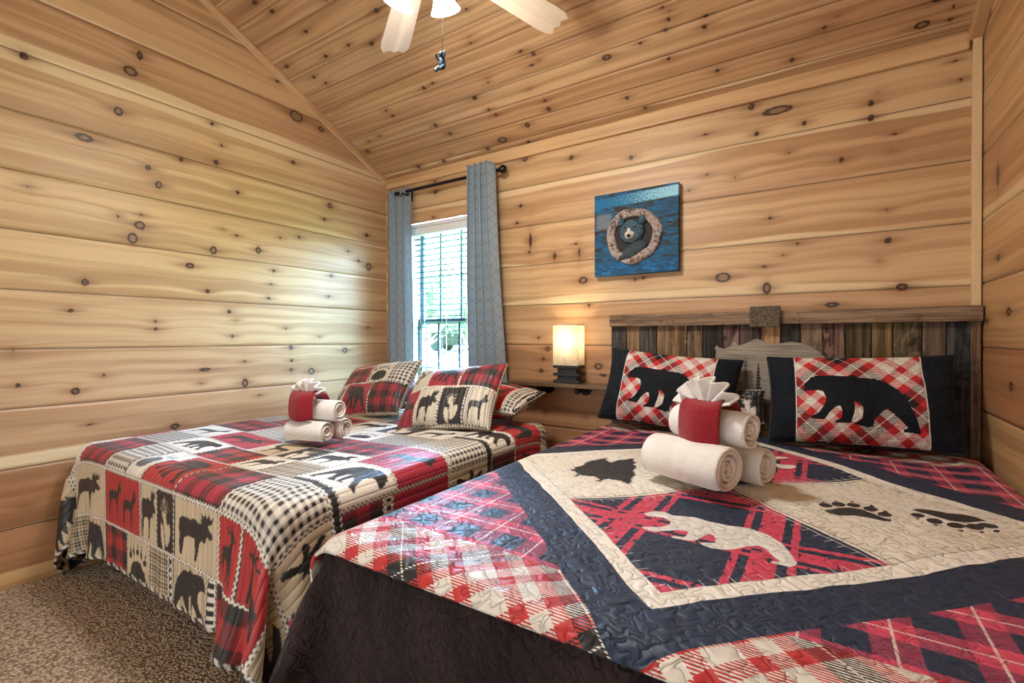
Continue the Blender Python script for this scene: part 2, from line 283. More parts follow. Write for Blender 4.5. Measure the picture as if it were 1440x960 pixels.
def speckled(name, c, rough=.6, var=.12, scale=30, metal=0.0, spec=.5, bump=0.0, sheen=0.0):
    M = Mat(name); x, y, z = M.obj(); n = M.noise(x, y, z, scale, 4)
    c = np.asarray(c, float)
    return M.set(M.mix(n.ss(.3, .7), c * (1 - var), np.minimum(c * (1 + var), 1)), rough, metal, spec,
                 bump=(M.noise(x, y, z, scale * 4, 3) if bump else None), dist=bump, sheen=sheen)

# ------------------------------------------------------------------ wood
def pine(name, seed, tint=(1, 1, 1), contrast=1.0):
    M = Mat(name); u, b, sd_ = M.vec('wuv'); k = M.val('kd'); k = k + (M.noise(u, b * .26, seed, 75, 2) - .5) * .007 * (k < .03); bt = M.val('bt')
    bi = b.floor(); fr = b.fract()
    rnd = M.white(bi, seed + .37); rn2 = M.white(bi, seed + 5.13)
    near = (k.max(0.0) * -22.0).exp()
    warp = M.noise(u * 1.1, b * .9, seed, 1.6, 2)
    acr = fr + warp * .13 + near * .09
    n1 = M.noise(u * .55 + rnd * 60, acr * 5.5, rnd * 9, 1.0, 5, .55, .4)
    n2 = M.noise(u * 2.2 + rnd * 20, acr * 70, rnd * 3, 1.0, 3, .6)
    n3 = M.noise(u * 1.3 + rn2 * 40, fr * 1.6, rnd * 5, 1.0, 2, .5, .6)
    t = np.array(tint)
    light = np.array((.64, .425, .225)) * t; mid = np.array((.45, .265, .125)) * t; deep = np.array((.21, .11, .05)) * t
    pale = np.array((.76, .58, .34)) * t
    c = M.mix(n1.ss(.38, .62), light, mid); c = M.mix(M.noise(u * .8 + rn2 * 70, fr * 2.2 + warp, rnd * 4, 1.0, 3).ss(.5, .72) * .55, c, mid * .82)
    c = M.mix((n1.ss(.60, .80) * n3.ss(.42, .68)) * (.62 * contrast), c, deep)
    c = M.mix((n2 - .5).abs() * (.9 * contrast), c, mid * .9)
    c = M.mix(bt.max(0.0).min(1.0) * .75, c, M.mix(n1.ss(.3, .7), np.array((.38, .16, .075)) * t, np.array((.24, .09, .042)) * t))
    c = M.mix(((bt * -1.0).max(0.0)).min(1.0) * .7, c, pale)
    # pale sapwood along the board edge
    e = (fr - .5) * (rn2 * 2.0 - 1.0).m('SIGN')
    sap = (e + (M.noise(u * .55 + rnd * 30, rnd * 7, 0.0, 1.0, 2) - .5) * .75 + (rnd - .95) * .5).ss(.26, .30)
    c = M.mix(sap * .8, c, M.mix(n2.ss(.3, .7), pale, pale * .92))
    # knots
    kw = M.val('kw'); c = M.mix((kw * (n2 * 1.6 + .1)).clamp() * .75, c, np.array((.16, .07, .03)) * t)
    halo = (k.max(0.0) * -70.0).exp() * (n1 * .6 + .5)
    c = M.mix(halo.clamp() * .75, c, np.array((.24, .105, .04)) * t)
    ring = 1.0 - (k.abs() / .0026).clamp()
    core = k.ss(.0006, -.0012)
    nk = M.noise(u, b, seed, 60, 3)
    c = M.mix(core, c, M.mix(nk.ss(.40, .70), (.030, .013, .007), (.17, .085, .045)))
    c = M.mix(k.ss(-.0055, -.009) * .8, c, M.mix(n2, (.34, .22, .11), (.20, .115, .055)))
    c = M.mix(ring * .85, c, (.03, .013, .008))
    # joint between boards
    edge = fr.min(1.0 - fr)
    c = M.mix(edge.ss(.018, .0) * .85, c, (.06, .03, .013))
    M.set(c, n1 * .12 + .34, 0, .40, bump=n2 * .5 + n1 * .5 - core * .8, dist=.0018)
    return M.m

def plank_sheet(name, O, U, Vv, N, u0, u1, du, v0, v1, w, off, knots, mat, bt={}, clip=None, holes=(), parent=None, seed=0.0, extra_u=(), extra_v=()):
    us = sorted(set(np.round(np.concatenate([np.arange(u0, u1, du), [u1], list(extra_u)]), 4).tolist()))
    k0 = int(math.floor((v0 - off) / w)); k1 = int(math.ceil((v1 - off) / w)); vs = []
    for k in range(k0, k1 + 1):
        b = off + k * w
        vs += [b - .0045, b, b + .0045] + list(b + .0045 + (w - .009) * np.linspace(0, 1, max(3, int(w / .011)))[1:-1])
    vs = [v for v in vs if v0 < v < v1] + [v0, v1] + list(extra_v); vs = np.array(sorted(set(np.round(vs, 4))))
    us = np.array(us); nu, nv = len(us), len(vs)
    UU, VV = np.meshgrid(us, vs); UU = UU.ravel(); VV = VV.ravel()
    b = (VV - off) / w; fd = np.minimum(b - np.floor(b), np.ceil(b) - b) * w
    rec = np.where(fd < .0044, -.007 * (1 - fd / .0044), 0)
    P = np.outer(UU, U) + np.outer(VV, Vv) + np.outer(rec, N) + np.array(O)
    kd = np.full(len(UU), .5); kw = np.zeros(len(UU))
    for (ku, kv, ru, rv) in knots:
        ru, rv = ru * .74, rv * .74
        kw = np.maximum(kw, np.exp(-((UU - ku) / (ru * 2.2 + .028)) ** 2 - ((VV - kv) / (rv * .42 + .0022)) ** 2))
        d = np.hypot((UU - ku) / ru, (VV - kv) / rv)
        d2 = np.hypot((UU - ku) / (ru * 1.9), (VV - kv) / rv)
        r = min(ru, rv)
        kd = np.minimum(kd, np.where(d < 1.3, (d - 1) * r, (np.minimum(d, d2 + .55) - 1) * r))
    bi = np.floor(b).astype(int); btv = np.array([bt.get(int(i), 0.0) for i in bi])
    F = gridF(nu, nv); cu = UU[F].mean(1); cv = VV[F].mean(1); keep = np.ones(len(F), bool)
    if clip is not None: keep &= clip(cu, cv)
    for (a, c_, d_, e_) in holes: keep &= ~((cu > a) & (cu < c_) & (cv > d_) & (cv < e_))
    F = F[keep]
    used = np.zeros(len(P), bool); used[F.ravel()] = True; mp = np.cumsum(used) - 1
    F = mp[F]
    if np.dot(np.cross(U, Vv), N) < 0: F = F[:, ::-1]
    o = mesh(name, P[used], F, mat, parent, attrs={'wuv': ('FLOAT_VECTOR', np.stack([UU, b, b * 0 + seed], 1)[used]), 'kd': ('FLOAT', kd[used]), 'kw': ('FLOAT', kw[used]), 'bt': ('FLOAT', btv[used])})
    return o

def board_obj(name, lo, hi, mat, parent=None, axis=0, bev=.002, seed=0.0, bt=0.0, M=None):
    """a single board with wood attributes; axis = grain direction"""
    mb = MB().box(lo, hi, bev)
    V = np.concatenate(mb.V)
    d = [0, 1, 2]; d.remove(axis)
    ext = np.array(hi) - np.array(lo)
    d.sort(key=lambda i: -ext[i])
    u = V[:, axis]; v = .08 + .84 * (V[:, d[0]] - lo[d[0]]) / max(ext[d[0]], 1e-4) * min(1, ext[d[0]] / .2) + .0
    v = v + V[:, d[1]] * .3 % .02
    at = {'wuv': ('FLOAT_VECTOR', np.stack([u + seed * 3.1, v + math.floor(seed * 13), u * 0], 1)), 'kd': ('FLOAT', u * 0 + .5), 'bt': ('FLOAT', u * 0 + bt)}
    if M is not None: V = np.array([(M @ Vector(v_))[:] for v_ in V])
    return mesh(name, V, mb.F, mat, parent, attrs=at)
# ================================================================== ROOM
XL, XR, YB, YF, SL, ZB = -2.94, .548, 2.7, -1.5, .49, 2.325
RIDGE = .6
SN = math.hypot(1, SL)
def zc(y): return ZB + SL * (YB - np.maximum(y, 2 * RIDGE - y))
W0 = (-2.70, -2.02, .45, 1.945)       # window opening x0,x1,z0,z1
BW = .2588

m_left = pine('pine_left', 1.0); m_back = pine('pine_back', 2.0); m_right = pine('pine_right', 3.0, (.93, .88, .80), 1.1)
m_ceil = pine('pine_ceiling', 4.0, (.97, .96, .95), 1.25); m_trim = pine('pine_trim', 6.0, (1.02, 1.0, .97), .5)

tag(plank_sheet('wall_left', (XL, 0, 0), (0, 1, 0), (0, 0, 1), (1, 0, 0), YF, YB + .02, .012, 0, 3.36, BW, .25, KNOTS['left'], m_left,
    {-1: .8, 0: .8, 1: .5, 2: .3, 3: .12, 5: 0, 7: .1, 8: .35}, clip=lambda u, v: v < zc(u) + .06, seed=1.), kind='structure')
tag(plank_sheet('wall_right', (XR, 0, 0), (0, 1, 0), (0, 0, 1), (-1, 0, 0), YF, YB + .02, .012, 0, 3.36, BW, .25 + .003, KNOTS['right'], m_right,
    {-1: .3, 0: .2, 1: -.1, 2: .95, 3: .35, 4: .2, 5: .5, 6: .1}, clip=lambda u, v: v < zc(u) + .06, seed=3.), kind='structure')
tag(plank_sheet('wall_back', (0, YB, 0), (1, 0, 0), (0, 0, 1), (0, -1, 0), XL - .02, XR + .02, .009, 0, ZB + .03, BW, .25, KNOTS['back'], m_back,
    {-1: .2, 0: 1.0, 1: 1.1, 2: .65, 3: .25, 4: -.15, 5: .1, 6: .3, 7: -.1}, holes=[W0], seed=2., extra_u=W0[:2], extra_v=W0[2:]), kind='structure')
tag(plank_sheet('ceiling', (0, YB, ZB), (1, 0, 0), (0, -1 / SN, SL / SN), (0, -SL / SN, -1 / SN), XL - .02, XR + .02, .011, -.02, (YB - RIDGE) * SN, .125, .0625,
    KNOTS['ceil'], m_ceil, {-1: .25, 0: .2, 1: .3, 2: -.1, 3: .25, 4: .0, 5: .15, 6: -.2, 8: .2, 10: .3, 11: .25, 12: .4}, seed=4.), kind='structure')
tag(plank_sheet('ceiling_front', (0, 2 * RIDGE - YB, ZB), (1, 0, 0), (0, 1 / SN, SL / SN), (0, SL / SN, -1 / SN), XL - .02, XR + .02, .06, -.02, (YB - RIDGE) * SN, .125, .0625,
    [], m_ceil, seed=14.), kind='structure')
# front wall behind the camera with an added opening sized to let in sky fill
tag(plank_sheet('wall_front', (0, YF, 0), (1, 0, 0), (0, 0, 1), (0, 1, 0), XL - .02, XR + .02, .06, 0, ZB + .03, BW, .25, [], m_back, holes=[FILL_OPENING], seed=5.,
    extra_u=FILL_OPENING[:2], extra_v=FILL_OPENING[2:]), kind='structure')

# carpet
cp = Mat('carpet'); x, y, z = cp.obj()
vn = cp.nt.nodes.new('ShaderNodeTexVoronoi'); vn.inputs['Scale'].default_value = 105.0; vn.inputs['Randomness'].default_value = .75
cp.nt.links.new(cp.comb(x * .80 + y * .35, y * .95 - x * .35), vn.inputs['Vector'])
vd = X(cp.nt, vn.outputs['Distance']); vs_ = cp.nt.nodes.new('ShaderNodeSeparateXYZ'); cp.nt.links.new(vn.outputs['Color'], vs_.inputs[0]); ct = X(cp.nt, vs_.outputs[0])
hb = 1.0 - vd * 1.1 + cp.noise(x, y, z, 300, 2) * .25; tone = cp.noise(x, y, z, 2.5, 3)
c = cp.mix(ct, (.46, .355, .26), (.68, .56, .43)); c = cp.mix(vd.ss(.38, .75) * .8, c, (.13, .09, .06)); c = cp.mix(tone.ss(.35, .7) * .2, c, (.38, .28, .20))
cp.set(c, .95, spec=.1, bump=hb, dist=.007)
nx, ny = 2, 2
fl = MB().box((XL - .1, YF - .2, -.06), (XR + .1, YB + .15, 0)); tag(fl.build('floor', cp.m), kind='structure')

# trims
def struct(name, mb, m, smooth=False): return tag(mb.build(name, m, smooth=smooth), kind='structure')
tag(board_obj('baseboard_left', (XL, YF, 0), (XL + .016, YB, .07), m_trim, axis=1, seed=.3), kind='structure')
tag(board_obj('baseboard_back', (XL + .016, YB - .016, 0), (XR, YB, .07), m_trim, axis=0, seed=.4), kind='structure')
tag(board_obj('baseboard_right', (XR - .016, YF, 0), (XR, YB - .016, .07), m_trim, axis=1, seed=.5), kind='structure')
def rake(name, x0, x1, th, seed):
    L = (YB - RIDGE) * SN
    R = Matrix(((1, 0, 0), (0, -1 / SN, -SL / SN), (0, SL / SN, -1 / SN))).to_4x4(); R.translation = Vector((0, YB, ZB))
    tag(board_obj(name, (x0, .0, -.0), (x1, L, th), m_trim, axis=1, seed=seed, M=R, bev=.006), kind='structure')
rake('trim_1', XL, XL + .035, .034, .7)
rake('trim_2', XR - .045, XR, .05, .9)
tag(board_obj('trim_3', (XL + .03, YB - .028, ZB - .075), (XR - .04, YB, ZB + .004), m_trim, axis=0, seed=1.1, bev=.01), kind='structure')
tag(board_obj('trim_4', (XR - .032, YB - .03, .05), (XR - .004, YB, ZB - .03), m_trim, axis=2, seed=1.3, bev=.003), kind='structure')

# ---- window
m_sash = speckled('sash_backlit', (.06, .09, .10), .6, .05, spec=.2)  # backlit shade is put into the sash and muntin colour
m_white = speckled('white_vinyl', (.80, .83, .85), .4, .03); m_glass = Mat('window_glass')
tp = m_glass.nt.nodes.new('ShaderNodeBsdfTransparent'); tp.inputs[0].default_value = (.95, .98, .98, 1)
gl = m_glass.nt.nodes.new('ShaderNodeBsdfGlossy'); gl.inputs['Roughness'].default_value = .02
mx = m_glass.nt.nodes.new('ShaderNodeMixShader'); mx.inputs[0].default_value = .06
m_glass.nt.links.new(tp.outputs[0], mx.inputs[1]); m_glass.nt.links.new(gl.outputs[0], mx.inputs[2]); m_glass.nt.links.new(mx.outputs[0], m_glass.out.inputs[0])
x0, x1, z0, z1 = W0; ZM = 1.20
win = thing('window_1', None, None, ((x0 + x1) / 2, YB, z0)); win['kind'] = 'structure'
fr = MB()
for lo, hi in (((x0, YB, z0), (x0 + .035, YB + .13, z1)), ((x1 - .035, YB, z0), (x1, YB + .13, z1)), ((x0, YB, z1 - .03), (x1, YB + .13, z1)), ((x0, YB - .02, z0 - .02), (x1, YB + .13, z0 + .03))):
    fr.box(lo, hi, .003)
fr.build('window_frame', m_white, win)
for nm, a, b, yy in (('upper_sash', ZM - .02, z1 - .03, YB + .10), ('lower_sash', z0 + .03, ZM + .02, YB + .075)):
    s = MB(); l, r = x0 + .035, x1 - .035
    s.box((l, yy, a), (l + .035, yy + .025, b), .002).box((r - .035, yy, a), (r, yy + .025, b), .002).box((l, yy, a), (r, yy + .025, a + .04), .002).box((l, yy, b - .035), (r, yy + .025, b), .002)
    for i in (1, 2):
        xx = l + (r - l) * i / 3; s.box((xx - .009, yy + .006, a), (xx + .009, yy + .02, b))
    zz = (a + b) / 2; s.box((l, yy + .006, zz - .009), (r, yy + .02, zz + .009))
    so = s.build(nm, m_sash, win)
    MB().box((l + .03, yy + .011, a + .03), (r - .03, yy + .015, b - .03)).build('pane', m_glass.m, win)

# ---- blind
m_slat = speckled('slat_backlit', (.022, .038, .044), .6, .05, spec=.2)  # pale slats darkened in colour to stand in for backlighting
bl = thing('window_blind', 'open horizontal slat blind, slats coloured backlit-dark, hanging in the window', 'window blind', ((x0 + x1) / 2, YB + .03, z1 - .03))
MB().box((x0 + .037, YB + .002, z1 - .085), (x1 - .037, YB + .055, z1 - .032), .006).build('headrail', m_white, bl)
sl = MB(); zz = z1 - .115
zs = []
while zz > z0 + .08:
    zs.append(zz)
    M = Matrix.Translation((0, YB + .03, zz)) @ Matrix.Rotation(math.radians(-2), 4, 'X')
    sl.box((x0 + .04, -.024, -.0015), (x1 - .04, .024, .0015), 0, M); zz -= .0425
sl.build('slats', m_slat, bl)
MB().box((x0 + .04, YB + .008, z0 + .04), (x1 - .04, YB + .052, z0 + .055), .003).build('bottom_rail', m_white, bl)
cd = MB()
for xx in (x0 + .12, (x0 + x1) / 2, x1 - .12):
    for yy in (YB + .006, YB + .054): cd.cyl((xx, yy, z0 + .05), (xx, yy, z1 - .08), .0012, n=6)
cd.build('ladder_cords', m_white, bl)
MB().cyl((x1 - .10, YB - .002, 1.0), (x1 - .10, YB - .002, z1 - .08), .003, n=8).build('tilt_wand', m_white, bl)

# ---- curtain rod and curtains
m_black = speckled('black_metal', (.012, .012, .014), .35, .2, 40, .6)
rod = thing('curtain_rod', 'black metal curtain rod with ball finial above the window', 'curtain rod', (-2.3, 2.615, 2.175))
MB().cyl((-2.715, 2.615, 2.175), (-1.80, 2.615, 2.175), .011, n=16).build('pole', m_black, rod, True)
for xx, s, kf in ((-1.80, 1, 1.), (-2.715, -1, .45)):
    MB().lathe([(0, 0)] + [(max(r_ * kf, .0125), h_ * kf) for r_, h_ in ((.013, .0), (.013, .008), (.013, .012), (.013, .018), (.018, .024), (.026, .036), (.028, .046), (.025, .058), (.016, .068))] + [(0, .073 * kf)], (xx, 2.615, 2.175), (s, 0, 0), 20).build('finial', m_black, rod, True)
for xx in (-2.66, -1.93):
    MB().cyl((xx, 2.615, 2.163), (xx, YB, 2.163), .006, n=10).box((xx - .015, YB - .008, 2.12), (xx + .015, YB, 2.20), .002).cyl((xx, 2.615, 2.158), (xx, 2.615, 2.17), .014, n=14).build('bracket', m_black, rod)

cm = Mat('curtain_fabric'); cu, cv, _ = cm.vec('cuv')
a1 = (cu * 24.0 + ((cv * 17.0 * 2 * PI).sin() * .0)); 
d1 = ((cu / .052 + cv / .075).fract() - .5).abs(); d2 = ((cu / .052 - cv / .075).fract() - .5).abs()
lnp = (d1.min(d2)).ss(.05, .02); wv = cm.noise(cu, cv, 0, 300, 2)
cc = cm.mix(lnp * .7, cm.mix(wv, (.34, .42, .48), (.44, .525, .58)), (.20, .255, .30))
cm.set(cc, .8, spec=.2, bump=wv, dist=.001, sheen=.3); cm.translucent(cc, .42)
def curtain(name, label, xt0, xt1, xb0, xb1, zt, zb, nf, ph, loc, yc=2.558, ak=1.2):
    t = thing(name, label, 'curtain', loc, 'grey curtains at the window')
    nu, nv = 150, 70; u = np.linspace(0, 1, nu); v = np.linspace(0, 1, nv); U, Vv = np.meshgrid(u, v)
    wl = U + .012 * np.sin(Vv * 5 + U * 9)
    x0_ = xt0 + (xb0 - xt0) * Vv ** 1.3; x1_ = xt1 + (xb1 - xt1) * Vv ** 1.3
    amp = .036 * (1 - .2 * Vv) * (.85 + .3 * vnoise(U * 4, Vv * 2, 3))
    ang = wl * nf * 2 * PI + ph
    Xx = x0_ + (x1_ - x0_) * U + .010 * np.sin(2 * ang) * (1 - .3 * Vv)
    Yy = yc + amp * ak * np.sin(ang) + .012 * (vnoise(U * 6, Vv * 5, 8) - .5) * Vv
    Zz = zt + (zb - zt) * Vv + .006 * np.cos(ang) * (1 - Vv)
    cw = nf * .16
    o = mesh('panel', np.stack([Xx, Yy, Zz], -1).reshape(-1, 3), gridF(nu, nv), cm.m, t, True,
             attrs={'cuv': ('FLOAT_VECTOR', np.stack([U * cw, Vv * (zt - zb), U * 0], -1).reshape(-1, 3))})
    md = o.modifiers.new('thick', 'SOLIDIFY'); md.thickness = .0025
    g = MB(); rod_loops = [(xt0 + (xt1 - xt0) * f_) for f_ in ((.15, .4, .65, .9) if ak > 1 else (.80, .92))]
    for xx in rod_loops:
        MB().lathe([(.0125, -.012), (.0145, -.012), (.0145, .012), (.0125, .012), (.0125, -.012)], (xx, 2.615, 2.175), (1, 0, 0), 18).build('rod_loop', cm.m, t, True)
    return t
curtain('curtain', 'grey lattice curtain gathered in the corner beside the left wall', -2.895, -2.62, -2.90, -2.585, 2.215, .22, 3.5, .4, (-2.75, 2.61, .22), 2.658, .6)
curtain('curtain', 'grey lattice curtain under the rod ball, between window and lamp', -2.00, -1.81, -2.03, -1.66, 2.215, .22, 4, 1.2, (-1.9, 2.61, .22))

# ================================================================== OUTSIDE
gm = Mat('lawn'); x, y, z = gm.obj(); gn = gm.noise(x, y, 0, 3, 5)
gm.set(gm.mix(gn.ss(.3, .7), (.07, .15, .03), (.14, .22, .06)), .9, spec=.1)
def gz(x, y):
    d = np.maximum(y - 3.2, 0); return -.45 + .055 * d + .25 * (vnoise(x * .1, y * .1, 2) - .5)
gx, gy = np.meshgrid(np.linspace(-45, 12, 60), np.linspace(2.95, 60, 60))
tag(mesh('ground', np.stack([gx, gy, gz(gx, gy)], -1).reshape(-1, 3), gridF(60, 60), gm.m, smooth=True), kind='structure')
drv = speckled('gravel', (.30, .29, .27), .9, .15, 6); t = np.linspace(0, 1, 40)
px_ = -3.2 - 18 * t; py_ = 4.0 + 22 * t
dd = []
for s_ in (-1, -.4, .4, 1): dd.append(np.stack([px_ + s_ * 1.6, py_ - s_ * 1.0, gz(px_, py_) + .09], -1))
tag(mesh('path', np.stack(dd, 1).reshape(-1, 3), gridF(4, 40), drv, smooth=True), kind='structure')
leaf = Mat('leaf'); lx, ly, lz = leaf.obj(); leaf.set(leaf.mix(leaf.noise(lx, ly, lz, 4, 2).ss(.35, .65), (.025, .085, .02), (.08, .18, .05)), .7); leaf.translucent((.10, .22, .05), .35)
bark = speckled('bark', (.10, .075, .055), .9, .4, 12, bump=.02)
def tree(label, x, y, h, cr, cz, n, seed, dens=.11):
    r = np.random.default_rng(seed); g = float(gz(np.array(x), np.array(y)))
    t = thing('leafy_tree', label, 'tree', (x, y, g), 'trees outside the window')
    mb = MB(); pts = [(x + .1 * math.sin(k * .9 + seed), y, g + h * .92 * k / 6) for k in range(7)]
    mb.tube(pts, [.13 - .018 * k for k in range(7)], 9)
    for k in range(10):
        a = r.random() * 6.28; b = pts[2 + k % 4]; L = cr * (.6 + .4 * r.random())
        mb.tube([b, (b[0] + .5 * L * math.cos(a), b[1] + .5 * L * math.sin(a), b[2] + .35 * L), (b[0] + L * math.cos(a), b[1] + L * math.sin(a), b[2] + .6 * L)], [.04, .025, .008], 6)
    mb.build('trunk', bark, t, True)
    q = r.normal(size=(n, 3)); q /= np.linalg.norm(q, axis=1)[:, None]; q *= (r.random(n) ** .45)[:, None]
    lump = .75 + .5 * vnoise(q[:, 0] * 2.5 + 5, q[:, 2] * 2.5 + q[:, 1] * 2, seed)
    P = q * np.array([cr, cr, cr * cz]) * lump[:, None] + np.array([x, y, g + h - cr * cz * .7])
    e1 = r.normal(size=(n, 3)); e1 /= np.linalg.norm(e1, axis=1)[:, None]; e2 = np.cross(e1, r.normal(size=(n, 3))); e2 /= np.linalg.norm(e2, axis=1)[:, None]
    s = dens * (.6 + .8 * r.random(n))[:, None]
    V = np.stack([P - e1 * s, P + e2 * s * .5, P + e1 * s, P - e2 * s * .5], 1).reshape(-1, 3)
    mesh('foliage', V, np.arange(4 * n).reshape(-1, 4), leaf.m, t)
tree('green leafy tree outside, behind the left window panes', -8.9, 9.7, 2.9, .75, 1.2, 1100, 3, .07)
tree('lower bushy green tree outside, behind the middle window panes', -11.6, 14.6, 2.4, 1.0, .8, 1200, 5, .09)
tree('tall thin tree outside, beside the right window edge', -8.6, 12.4, 5.2, .9, 1.9, 380, 8, .08)
# parked car
carx, cary = -15.2, 19.4; g0 = float(gz(np.array(carx), np.array(cary))) + .04
m_car = speckled('car_paint', (.015, .017, .02), .3, .1, 5, .2); m_tire = speckled('tire_rubber', (.02, .02, .02), .9, .2); m_cgl = speckled('car_glass', (.03, .04, .05), .15, .1)
car = thing('parked_car', 'dark parked car seen far outside through the blind', 'car', (carx, cary, g0))
side = [(-2.1, .35), (-2.12, .75), (-1.9, .92), (-1.2, .98), (-.75, 1.42), (.9, 1.46), (1.7, 1.02), (2.1, .9), (2.15, .4), (1.75, .3), (-1.7, .3)]
Rc = Matrix.Translation((carx, cary, g0)) @ Matrix.Rotation(.35, 4, 'Z')
MB().prism(side, lambda p: Rc @ Vector((p[0], -.85, p[1])), lambda p: Rc @ Vector((p[0], .85, p[1])), .05).build('body', m_car, car)
glass = [(-.98, 1.0), (-.66, 1.36), (.82, 1.39), (1.4, 1.02)]
MB().prism(glass, lambda p: Rc @ Vector((p[0], -.87, p[1])), lambda p: Rc @ Vector((p[0], .87, p[1])), .01).build('side_windows', m_cgl, car)
for wx in (-1.35, 1.3):
    for wy in (-.8, .8): MB().cyl(Rc @ Vector((wx, wy - .1, .33)), Rc @ Vector((wx, wy + .1, .33)), .33, n=24).build('wheel', m_tire, car)

# ================================================================== CEILING FAN
HX, HY, HZ = -1.18, 1.256, 2.46
m_blade = pine('fan_blade_wood', 9.0, (1.2, 1.45, 2.0), .12); m_fan = speckled('fan_enamel', (.75, .70, .62), .35, .04)
fan = thing('ceiling_fan', 'pale wooden ceiling fan with lit glass shades under the sloped ceiling', 'ceiling fan', (HX, HY, float(zc(HY))))
ZT = float(zc(HY))
MB().lathe([(0, .03), (.075, .03), (.07, -.06), (.03, -.10), (0, -.10)], (HX, HY, ZT), (0, 0, 1), 28).build('canopy', m_fan, fan, True)
MB().cyl((HX, HY, HZ + .1), (HX, HY, ZT - .05), .013, n=14).build('downrod', m_fan, fan, True)
MB().lathe([(0, .12), (.04, .12), (.06, .10), (.13, .08), (.145, .04), (.14, 0), (.10, -.03), (.06, -.04), (0, -.04)], (HX, HY, HZ), (0, 0, 1), 36).build('motor_housing', m_fan, fan, True)
for k in range(5):
    a = math.radians(73 + 72 * k); R = Matrix.Translation((HX, HY, HZ - .005)) @ Matrix.Rotation(a, 4, 'Z') @ Matrix.Rotation(math.radians(-11), 4, 'X')
    out = [(.20, -.052), (.60, -.068), (.655, -.066), (.690, -.05), (.672, -.02), (.690, .0), (.672, .02), (.690, .05), (.655, .066), (.60, .068), (.20, .052)]
    mb = MB().prism(out, lambda p: Vector((p[0], p[1], .004)), lambda p: Vector((p[0], p[1], -.004)))
    V = np.concatenate(mb.V); at = {'wuv': ('FLOAT_VECTOR', np.stack([V[:, 0] + k, .3 + V[:, 1] * 2.5 + k * 1.0, V[:, 0] * 0], 1)), 'kd': ('FLOAT', V[:, 0] * 0 + .5), 'bt': ('FLOAT', V[:, 0] * 0 - .3)}
    V = np.array([(R @ Vector(v))[:] for v in V])
    b = mesh('blade', V, mb.F, m_blade, fan, attrs=at)
    MB().box((.10, -.02, -.012), (.27, .02, -.005), .003, R).box((.21, -.045, -.012), (.28, .045, -.004), .004, R).build('blade_iron', m_fan, b)
MB().lathe([(0, -.035), (.05, -.035), (.055, -.06), (.035, -.07), (.065, -.08), (.068, -.095), (.04, -.11), (.015, -.12), (0, -.12)], (HX, HY, HZ), (0, 0, 1), 30).build('light_kit', m_fan, fan, True)
sg = Mat('frosted_glass'); sg.set((.9, .88, .84), .4, emit=(1.0, .95, .86), estr=5.0); sg.translucent((.95, .93, .9), .4, .35)
m_bulb = Mat('bulb_glow'); m_bulb.set((1, 1, 1), .5, emit=(1.0, .93, .82), estr=25.0)
FAN_BULBS = []
for k in range(4):
    a = math.radians(90 + 90 * k); d = Vector((math.cos(a), math.sin(a), 0)); ax = (d * .42 + Vector((0, 0, -1))).normalized()
    p = Vector((HX, HY, HZ - .085)) + d * .085
    MB().cyl(Vector((HX, HY, HZ - .085)) + d * .04, p, .012, n=12).cyl(p, p + ax * .025, .02, .022, n=16).build('lamp_arm', m_fan, fan, True)
    sh = MB().lathe([(r_ * .72, h_ * .72) for r_, h_ in ((.024, .01), (.034, .03), (.045, .07), (.062, .11), (.078, .135), (.0755, .135), (.060, .108), (.043, .07), (.032, .03), (.022, .012), (.024, .01))], p, ax, 30).build('lamp_shade', sg.m, fan, True)
    MB().ball(p + ax * .055, .019, 14).build('bulb', m_bulb.m, sh, True)
    FAN_BULBS.append(p + ax * .085)
pc = MB(); cx_, cy_ = -1.129, 1.30
for i in range(70): pc.ball((cx_, cy_, 2.33 - i * .0037), .0016, 6)
chain = pc.build('pull_chain', m_black, fan)
m_bearf = speckled('bear_pendant_paint', (.012, .035, .055), .6, .3, 60, spec=.2)
bp = MB(); o = Vector((cx_, cy_, 2.045))
bp.ball(o + Vector((0, 0, -.004)), (.013, .013, .023), 14).ball(o + Vector((.003, -.004, .024)), (.0115, .0115, .011), 12).ball(o + Vector((.002, -.014, .021)), (.005, .006, .0045), 10)
for s in (-1, 1):
    bp.ball(o + Vector((.003 + s * .008, 0, .034)), .004, 8); bp.tube([o + Vector((s * .008, -.004, .01)), o + Vector((s * .015, -.012, .012)), o + Vector((s * .013, -.018, .024))], [.005, .0045, .004], 8)
    bp.tube([o + Vector((s * .006, 0, -.014)), o + Vector((s * .012 - .006, -.008, -.022)), o + Vector((s * .011 - .010, -.013, -.03))], [.008, .0065, .006], 8)
bp.build('bear_pendant', m_bearf, chain, True)

# ================================================================== SHELF AND LAMP
m_shelf = pine('shelf_wood', 11.0, (.27, .26, .28), 1.3)
sh = thing('wall_shelf', 'dark rustic wall shelf on black pipe brackets under the lamp', 'shelf', (-1.34, 2.62, .80))
board_obj('shelf_board', (-1.68, 2.548, .776), (-1.0, YB, .80), m_shelf, sh, axis=0, bev=.004, seed=2.7)
for xx in (-1.46, -1.205):
    br = MB().cyl((xx, YB, .758), (xx, YB - .008, .758), .038, n=26).cyl((xx, YB - .008, .758), (xx, YB - .03, .758), .019, n=18).cyl((xx, YB - .03, .758), (xx, 2.575, .758), .0125, n=16).build('pipe_bracket', m_black, sh, True)
    MB().cyl((xx, 2.60, .758), (xx, 2.565, .758), .018, n=18).cyl((xx, 2.565, .758), (xx, 2.556, .758), .0175, .012, n=18).build('pipe_cap', m_black, br, True)

